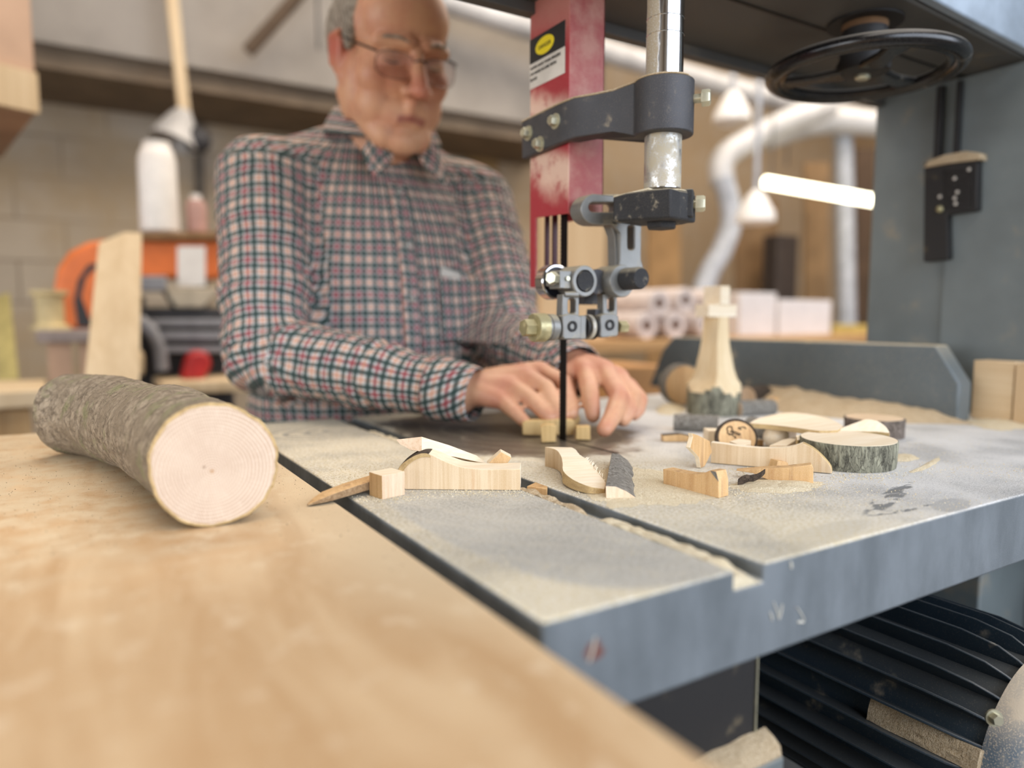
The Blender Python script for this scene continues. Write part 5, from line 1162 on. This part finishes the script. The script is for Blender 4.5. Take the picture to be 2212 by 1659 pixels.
# cuffs
for C_, E_, nm in ((CR, ER, 'cuff'), (CL_, EL_, 'cuff')):
    d = (E_-C_).normalized(); q_ = d.orthogonal().normalized(); w_ = d.cross(q_); A_, B_, D_ = [], [], []
    for k in range(25):
        a = math.tau*k/24; e_ = q_*math.cos(a)+w_*math.sin(a); A_.append(C_-d*.036+e_*.0315); B_.append(C_-d*.012+e_*.036); D_.append(C_+d*.022+e_*.0395)
    strip(nm, A_, B_, D_, 1)
# trousers and shoes
tr = MB(); M_TR = simple('dark_trousers', '#2c3138', .9, scale=60)
tr.ball((.43, 1.165, -.14), (.178, .128, .12), 36, 18)
for s_ in (-1, 1): chain(tr, [Vector((.43+s_*.085, 1.175, -.17)), Vector((.43+s_*.10, 1.155, -.50)), Vector((.43+s_*.10, 1.20, -.885))], [.098, .072, .056])
meshobj('trousers', vox(tr, .009, 5), [M_TR], man)
for s_ in (-1, 1):
    q_ = MB(); x_ = .43+s_*.10; chain(q_, [Vector((x_, 1.215, -.900)), Vector((x_, 1.12, -.905)), Vector((x_, 1.045, -.915))], [.044, .043, .036]); 
    for v in q_.v: v.z = max(v.z, -.9495)
    me_ = vox(q_, .006, 3); meshobj('shoe', me_, [simple('brown_shoe', '#3b2a20', .6)], man)
# ================================================================ the shop behind
def ppx(n, t): return n/1550*t
M_ORG = simple('orange_enamel', '#e2793c', .45, var=.06); M_DKM = simple('dark_machine', '#37373a', .6); M_GRM = simple('grey_machine', '#8e9096', .5, .3)
M_LWD = wood('pale_board', '#d8c3a0', '#c0a67e', 2, 3, 40); M_PINK = simple('pinkish_plywood', '#b89a82', .8, scale=4); M_WHT = simple('white_plastic', '#e8e6e2', .5, var=.04)
M_GAL = simple('galvanised_duct', '#c3c2c0', .5, .15, scale=5); M_PVC = simple('grey_pipe', '#a9adb3', .5); M_RED2 = simple('red_plastic', '#b52a2c', .45)
# boxed timber post with a slanted foot, upper left
P0 = atd(80, 243, 1.75); pa, pb_ = atd(-260, 205, 1.5), atd(0, 290, 2.25)
fp = [P0, Vector((pa.x, pa.y, P0.z)), Vector((pa.x+(pb_.x-P0.x), pa.y+(pb_.y-P0.y), P0.z)), Vector((pb_.x, pb_.y, P0.z))]
t_ = thing('hanging_cabinet', (P0.x, P0.y, P0.z), 'pinkish plywood cabinet hanging from the ceiling at the upper left edge', 'cabinet')
MB().prism(fp, (0, 0, 2.6-P0.z)).build('carcass', M_PINK, t_, bevel=.003)
e_ = (fp[1]-P0).normalized(); nrm = Vector((e_.y, -e_.x, 0)); nrm = nrm if nrm.dot(CAM-P0) > 0 else -nrm
MB().prism([P0+nrm*.002-Vector((0, 0, .004)), P0+e_*.7+nrm*.002-Vector((0, 0, .004)), P0+e_*.7+nrm*.002+Vector((0, 0, .09)), P0+nrm*.002+Vector((0, 0, .09))], nrm*.012).build('bottom_rail', M_LWD, t_)
def stick(name, label, cat, a, b, r, mat_, n=20, group=None): return tag(MB().cyl(a, b, r, n=n).build(name, mat_, None), label, cat, group)
# batten with a lamp head hung on it
a = atd(398, 250, 3.05); b = Vector((a.x-.10, a.y, 2.6)); t_ = thing('hanging_lamp', (a.x, a.y, a.z-.15), 'grey work lamp head hanging on a wooden batten against the wall', 'lamp')
MB().cyl(a, b, .032, n=4).build('batten', M_LWD, t_)
MB().lathe(a+Vector((0, 0, .02)), (-.35, -.1, -1), [(0, .03), (.04, .055), (.15, .10), (.152, .09), (.05, .045)], 28, cap=False).build('lamp_shade', M_GAL, t_)
MB().ball(a+Vector((.045, -.03, -.10)), .055, 16, 10).build('lamp_body', M_DKM, t_)
stick('conduit', 'dark upright conduit on the wall left of the man', 'pipe', Vector((aty(438, 560, 4.17).x, 4.17, FLOOR+.002)), Vector((aty(438, 560, 4.17).x, 4.17, 1.15)), .02, simple('dark_conduit', '#5a544c', .7))
# roof strut near the man's head
stick('ceiling_strut', 'dark slanting roof strut above the fascia left of the man', 'beam', aty(535, 112, 3.42), aty(690, -60, 3.3), .03, simple('dark_strut', '#5c4c3c', .8), 6)
# orange machine
YM = 2.35
def mp(px, py, y=YM): return aty(px, py, y)
om = thing('horizontal_saw', (mp(330, 700).x, YM+.1, FLOOR), 'orange arched horizontal band saw on a dark stand at the back left', 'machine')
out = [(122, 712), (114, 640), (124, 580), (150, 543), (190, 523), (235, 516), (480, 519), (496, 540), (494, 585), (480, 603), (285, 600), (262, 640), (205, 712)]
inn = [(168, 706), (160, 650), (168, 605), (190, 572), (222, 566), (238, 585), (232, 640), (205, 706)]
m = MB().prism([mp(*q) for q in out], (0, .12, 0)); m.build('saw_arch', M_ORG, om, bevel=.012)
MB().prism([mp(*q, YM-.006) for q in inn], (0, .005, 0)).build('wheel_recess', M_DKM, om)
MB().prism([mp(*q, YM-.012) for q in [(176, 640), (186, 600), (205, 580), (222, 590), (218, 640), (195, 690)]], (0, .005, 0)).build('wheel_cover', M_ORG, om)
MB().prism([mp(*q, YM-.016) for q in [(384, 532), (444, 532), (444, 618), (384, 618)]], (0, .015, 0)).build('white_panel', M_WHT, om)
MB().prism([mp(*q, YM-.05) for q in [(285, 596), (360, 596), (360, 628), (285, 628)]], (0, .08, 0)).build('control_box', M_GRM, om, bevel=.004)
MB().prism([mp(*q, YM-.02) for q in [(355, 622), (480, 622), (440, 665), (380, 665)]], (0, .12, 0)).build('vise_casting', simple('beige_casting', '#b5ab98', .7), om, bevel=.006)
MB().box(mp(270, 830, YM)+Vector((0, 0, -.75)), (mp(500, 660).x, YM+.4, mp(500, 665).z)).build('stand', M_DKM, om, bevel=.006)
for q in ((330, 690, 512, 706), (335, 716, 520, 736), (345, 748, 518, 762)):
    MB().prism([mp(q[0], q[1], YM-.10), mp(q[2], q[1], YM-.10), mp(q[2], q[3], YM-.10), mp(q[0], q[3], YM-.10)], (0, .12, 0)).build('bed_rail', M_GRM, om, bevel=.003)
MB().tube([mp(300, 690, YM-.12), mp(325, 710, YM-.12), mp(345, 750, YM-.12), mp(352, 800, YM-.12)], .018, 12).build('hose', M_GRM, om)
MB().tube([mp(290, 640, YM-.02), mp(286, 720, YM-.02), mp(300, 800, YM-.02)], .03, 12).build('lead_pipe', M_DKM, om)
m = MB().prism([mp(*q, YM-.02) for q in [(285, 503), (480, 500), (480, 517), (285, 518)]], (0, .16, 0)); tag(m.build('shelf_board', M_LWD if 0 else simple('brown_board', '#8a6a48', .8), None, bevel=.003), 'brown board lying on top of the orange machine', 'board')
b_ = mp(346, 503, YM+.05); t_ = thing('white_jug', b_, 'tall white plastic jug standing on the brown board', 'jug')
MB().lathe(b_, (0, 0, 1), [(0, .048), (.006, .054), (.21, .052), (.235, .046), (.245, .040)], 28).build('jug_body', M_WHT, t_); MB().cyl(b_+Vector((0, 0, .243)), b_+Vector((0, 0, .262)), .038, n=24).build('lid', M_WHT, t_)
b_ = mp(426, 501, YM+.06); t_ = thing('spray_can', b_, 'small pinkish can beside the white jug', 'can'); MB().lathe(b_, (0, 0, 1), [(0, .03), (.08, .03), (.095, .022)], 20).build('can_body', simple('pink_can', '#b58f86', .6), t_); MB().cyl(b_+Vector((0, 0, .094)), b_+Vector((0, 0, .112)), .015, n=16).build('cap', M_WHT, t_)
b_ = mp(385, 826, YM-.16); m = MB().prism([mp(*q, YM-.16) for q in [(392, 822), (405, 770), (425, 756), (452, 762), (460, 790), (440, 822)]], (0, .08, 0)); t_ = tag(m.build('red_clamp', M_RED2, None, bevel=.012), 'red plastic tool below the grey machine rails', 'tool')
m = MB().prism([mp(*q, YM-.25) for q in [(350, 828), (540, 820), (540, 846), (350, 852)]], (0, .3, 0)); m.add([], []); tag(m.build('bench_board', M_LWD, None, bevel=.004), 'tan board projecting from the orange machine stand, right of the log', 'board')
m = MB().prism([mp(*q, YM-.25) for q in [(272, 812), (276, 762), (296, 748), (312, 765), (312, 812)]], (0, .05, 0)); tag(m.build('wood_stub', M_LWD, None, bevel=.008), 'rounded pale wood stub in front of the dark machine stand', 'wood offcut')
# leaning board
a, b = aty(182, 810, 1.62), aty(262, 810, 1.62); c, d_ = aty(270, 500, 1.78), aty(212, 524, 1.78); k1 = (a.z-FLOOR)/(d_.z-a.z); k2 = (b.z-FLOOR)/(c.z-b.z)
m = MB().prism([a+(a-d_)*k1, b+(b-c)*k2, c, d_], Vector((.034, .006, 0))); tag(m.build('leaning_board', M_LWD, None, bevel=.002), 'wide pale board leaning upright in front of the orange arch', 'board')
# grey bench with a spool
t_ = thing('side_bench', (mp(170, 720, 2.3).x, 2.2, FLOOR), 'grey topped bench behind the log at the left', 'bench')
z_ = mp(160, 712, 2.2).z; xa, xb = mp(82, 712, 2.2).x, mp(235, 712, 2.2).x
MB().box((xa, 2.08, z_-.03), (xb, 2.34, z_)).build('bench_top', simple('grey_bench_top', '#8f8480', .7), t_, bevel=.003)
for x_ in (xa+.02, xb-.07):
    for y_ in (2.1, 2.28): MB().box((x_, y_, FLOOR), (x_+.05, y_+.05, z_-.03)).build('leg', M_PINK, t_)
b_ = Vector((mp(110, 712, 2.2).x, 2.2, z_)); tag(MB().lathe(b_, (0, 0, 1), [(0, .045), (.01, .045), (.014, .032), (.085, .032), (.09, .042), (.1, .042)], 24).build('spool', simple('cream_spool', '#cbb98c', .7), None), 'cream spool standing on the grey bench at the foot of the orange arch', 'spool')
# boards at far left
z1 = atd(40, 842, 1.5).z; pl_ = [atd(-120, 838, 1.4), atd(95, 842, 1.5), atd(100, 842, 1.75), atd(-80, 838, 1.7)]
t_ = thing('saw_horse', (pl_[1].x-.1, pl_[1].y+.1, FLOOR), 'light wooden trestle with thick board at the left edge', 'trestle')
MB().prism([Vector((p.x, p.y, z1)) for p in pl_], (0, 0, -.035)).build('board', M_LWD, t_, bevel=.003)
for p in (pl_[1]+Vector((-.06, .06, 0)), pl_[2]+Vector((-.07, -.02, 0)), pl_[0]+Vector((.05, .06, 0))): MB().box((p.x-.03, p.y-.03, FLOOR), (p.x+.03, p.y+.03, z1-.035)).build('leg', M_PINE, t_)
a, b = atd(-10, 640, 2.3), atd(20, 632, 2.3); c, d_ = atd(45, 860, 2.1), atd(-5, 860, 2.1); m = MB().prism([a, b, c+(c-b).normalized()*.55, d_+(d_-a).normalized()*.55], (.0, .02, 0)); tag(m.build('leaning_board', simple('yellowish_board', '#c0b070', .8), None), 'narrow yellowish board leaning at the far left edge', 'board')
# ---- right half: extraction ducts, tube lamp, racks
def duct(name, label, pts, r, mat_=M_GAL, n=20):
    return tag(MB().tube(smoothpts(pts, 6), r, n).build(name, mat_, None, smooth=60), label, 'duct')
def q(px, py, t): return atd(px, py, t)
duct('main_duct', 'long pale dust duct running from behind the man to the saw column', [aty(900, -25, 3.3), aty(985, 8, 3.3), aty(1310, 112, 3.25), aty(1600, 195, 3.2), aty(1800, 240, 3.15), aty(1960, 280, 3.1)], .062)
_md = bpy.data.objects['main_duct']
for x_ in (1.0, 2.6, 4.2):
    p = Vector((x_, 3.3-.04*x_, 0)); z_ = 1.62-.052*x_
    MB().cyl((x_, 3.28, z_-.25), (x_, 3.28, 2.6), .006, n=8).build('hanger', M_DKM, _md)
duct('branch_duct', 'pale slanting branch duct turning down right of the guide post', [q(1790, 232, 4.1), q(1700, 262, 4.0), q(1610, 308, 3.9), q(1562, 345, 3.85), q(1560, 400, 3.85)], .066)
duct('flexible_hose', 'grey flexible hose hanging from the branch duct', [q(1562, 385, 3.80), q(1580, 470, 3.8), q(1560, 540, 3.75), q(1528, 600, 3.7), q(1508, 700, 3.65), q(1505, 1000, 3.6)], .055, M_PVC)
duct('drop_pipe', 'upright grey pipe close to the left of the saw column', [q(1818, 255, 4.4), q(1822, 330, 4.4), q(1826, 520, 4.4), q(1830, 760, 4.4)], .055, M_PVC)
duct('cross_duct', 'short pale duct crossing under the black handwheel', [q(1650, 300, 4.3), q(1720, 275, 4.3), q(1800, 262, 4.3), q(1905, 268, 4.3)], .075)
t_ = thing('fluorescent_lamp', q(1760, 410, 3.9), 'glowing fluorescent tube lamp left of the saw column', 'lamp')
em = NT('tube_glow'); em.fin(lin('#fffbe0'), .4, 0, None, Emission_Color=lin('#fff8d8'), Emission_Strength=7.0)
a, b = q(1648, 392, 3.9), q(1960, 446, 3.75); MB().cyl(a, b, .028, n=20, bev=.012).build('tube', em.m, t_)
for k in (.06, .94): p = a.lerp(b, k)+Vector((0, 0, .02)); MB().cyl(p, Vector((p.x, p.y, 2.6)), .004, n=6).build('hanger', M_DKM, t_)
for px, py, t, lb in ((1582, 235, 3.4, 'white conical pendant lamp close to the right of the guide post'), (1632, 450, 3.3, 'pale pendant lamp hanging below the branch duct')):
    p = q(px, py, t); t_ = thing('pendant_lamp', p, lb, 'lamp'); MB().lathe(p+Vector((0, 0, .08)), (0, 0, -1), [(0, .02), (.03, .045), (.10, .085), (.14, .09), (.15, .07)], 24).build('lamp_shade', M_WHT, t_); MB().cyl(p+Vector((0, 0, .07)), Vector((p.x, p.y, 2.6)), .012, n=8).build('cord', M_PVC, t_)
# boards and tools along the back wall
YB = 4.19
for i, (x0, x1, y0, y1, hx_, lb) in enumerate(((1400, 1470, 420, 620, '#9c7a50', 'tan board against the back wall just right of the guide post'), (1590, 1680, 430, 640, '#7c6040', 'wide brown panel on the back wall under the pendant lamp'), (1850, 1890, 320, 700, '#4d3a28', 'dark brown upright board next to the saw column'), (1010, 1075, 330, 640, '#8d7148', 'brown board against the wall right of the man'), (1740, 1790, 350, 640, '#8a6e4c', 'brown board behind the tube lamp'))):
    a, b = q(x0, y0, 4.9), q(x1, y1, 4.9); c = q(x1, y0, 4.9); d = q(x0, y1, 4.9); a, b, c, d = [CAM+(v-CAM)*(.985 if v.y < YB else 1)*min(1, (YB-.03)/v.y) for v in (a, b, c, d)]
    lo_ = (d-a).normalized(); m = MB().prism([a, c, b+lo_*((b.z-FLOOR)/abs(lo_.z)-.003), d+lo_*((d.z-FLOOR)/abs(lo_.z)-.003)], (0, .02, 0)); tag(m.build('wall_board', simple('board_tone', hx_, .85, scale=6), None), lb, 'board')
def blk(name, label, cat, pts, y, dep, mat_, bev=.004): return tag(MB().prism([aty(a, b, y) for a, b in pts], (0, dep, 0)).build(name, mat_, None, bevel=bev), label, cat)
# long bench carrying the stacks
zb_ = aty(1600, 728, 2.0).z; t_ = thing('long_bench', (2.3, 2.3, FLOOR), 'long wooden bench behind the fence carrying foam blocks and rolls', 'bench')
MB().box((1.05, 1.92, zb_-.04), (3.9, 2.55, zb_)).build('bench_top', wood('bench_wood', '#c99a5e', '#a97b42', 0, 3, 40), t_, bevel=.003)
for x_ in (1.1, 2.4, 3.8): MB().box((x_, 1.98, FLOOR), (x_+.07, 2.05, zb_-.04)).build('leg', M_PINE, t_)
FOAM = simple('pinkish_foam', '#dcd8d6', .9, var=.03)
zt = aty(1590, 650, 2.15).z
def onb(name, label, cat, px0, px1, ptop, y, dep, mat_):
    x0, x1 = aty(px0, 700, y).x, aty(px1, 700, y).x; z1 = aty((px0+px1)/2, ptop, y).z; return tag(MB().box((x0, y, zb_), (x1, y+dep, z1)).build(name, mat_, None, bevel=.004), label, cat)
onb('foam_block', 'large pinkish white foam block beside the carved king, on the bench', 'foam block', 1682, 1795, 648, 2.1, .25, FOAM)
onb('foam_block', 'taller white foam block left of the large one on the bench', 'foam block', 1596, 1676, 632, 2.1, .25, FOAM)
onb('yellow_box', 'flat yellow box at the foot of the upright grey pipe', 'box', 1802, 1880, 702, 2.1, .2, simple('yellow_box', '#b8a35a', .8))
M_PAPER = simple('paper_roll_white', '#d6cac4', .9); M_CORE = simple('brown_core', '#6e5648', .9)
for i, (px, py, r, lb) in enumerate(((1425, 655, .050, 'upper left paper roll with brown core'), (1482, 648, .047, 'upper middle paper roll with brown core, left of the king'), (1398, 705, .050, 'lower left paper roll behind the guide'), (1460, 706, .052, 'lower middle paper roll with brown core'), (1528, 700, .052, 'lower right paper roll, partly behind the king'), (1545, 648, .045, 'upper right paper roll beside the king'))):
    c = aty(px, py, 1.99); c.z = max(c.z, zb_+r); t_ = thing('paper_roll', (c.x, c.y, c.z-r), lb+' on the bench', 'roll', 'paper rolls on the bench')
    MB().lathe(c, (0, 1, 0), [(0, r*.45), (0, r*.95), (.004, r), (.35, r)], 28, cap=False).build('paper', M_PAPER, t_); MB().cyl(c+Vector((0, .004, 0)), c+Vector((0, .34, 0)), r*.46, n=20).build('core', M_CORE, t_)
blk('crate', 'orange-brown wooden crate behind the left hand', 'crate', [(1325, 868), (1325, 792), (1452, 790), (1452, 866)], 1.45, .25, wood('crate_wood', '#c8914f', '#a8733a', 0, 4, 40))
t_ = thing('crate_stand', (aty(1390, 868, 1.45).x, 1.55, FLOOR), 'low stand carrying the orange-brown crate', 'stand'); c0, c1 = aty(1310, 870, 1.43), aty(1470, 870, 1.43)
MB().box((c0.x, 1.42, c0.z-.025), (c1.x, 1.74, c0.z-.0105)).build('stand_top', M_LWD, t_)
for x_ in (c0.x+.01, c1.x-.05): MB().box((x_, 1.45, FLOOR), (x_+.04, 1.49, c0.z-.025)).build('leg', M_PINE, t_)
blk('upright_board', 'pale board standing behind the blade guard opening', 'board', [(1168, 590), (1168, 455), (1308, 455), (1312, 590)], 1.92, .02, wood('warm_pale_board', '#dcc096', '#c9a878', 2, 3, 30)) if 0 else None
a = aty(1168, 455, 2.0); b = aty(1308, 455, 2.0); tag(MB().box((a.x, 2.0, zb_+.0), (b.x, 2.02, a.z)).build('upright_board', wood('warm_pale_board', '#d9bd92', '#c4a274', 2, 3, 30), None, bevel=.002), 'pale board standing behind the opening of the red guard', 'board')
onb('steel_flask', 'pale rounded canister behind the man, seen between torso and blade', 'canister', 1046, 1085, 722, 2.05, .08, simple('pale_can', '#c9b79c', .6))
a = aty(1682, 505, 3.0); b = aty(1722, 640, 3.0); t_ = tag(MB().box((a.x, 3.0, FLOOR), (b.x, 3.12, a.z)).build('dark_cabinet', simple('dark_brown_cabinet', '#3a302a', .7), None, bevel=.01), 'narrow dark cabinet rising behind the foam blocks', 'cabinet')
# light boards on the table behind the fence end
x_ = .985; A_ = [atx(2104, 778, x_), atx(2192, 785, x_), atx(2192, 872, x_), atx(2118, 862, x_)]
y0, y1 = A_[1].y, A_[0].y; m = MB().box((x_, y0, .0003), (x_+.035, y1, A_[0].z)); tag(m.build('squared_block', wood('beech_block', '#e0c8a2', '#c6a67a', 1, 4, 80), None, bevel=.001), 'beech coloured block standing behind the fence end', 'wood block')
m = MB().box((x_-.002, y0-.07, .0003), (x_+.035, y0-.002, A_[0].z*.97)); tag(m.build('squared_block', wood('beech_block_two', '#d3b78c', '#b7946a', 2, 4, 80), None, bevel=.001), 'tan block cut off by the right edge of the picture, behind the fence', 'wood block')
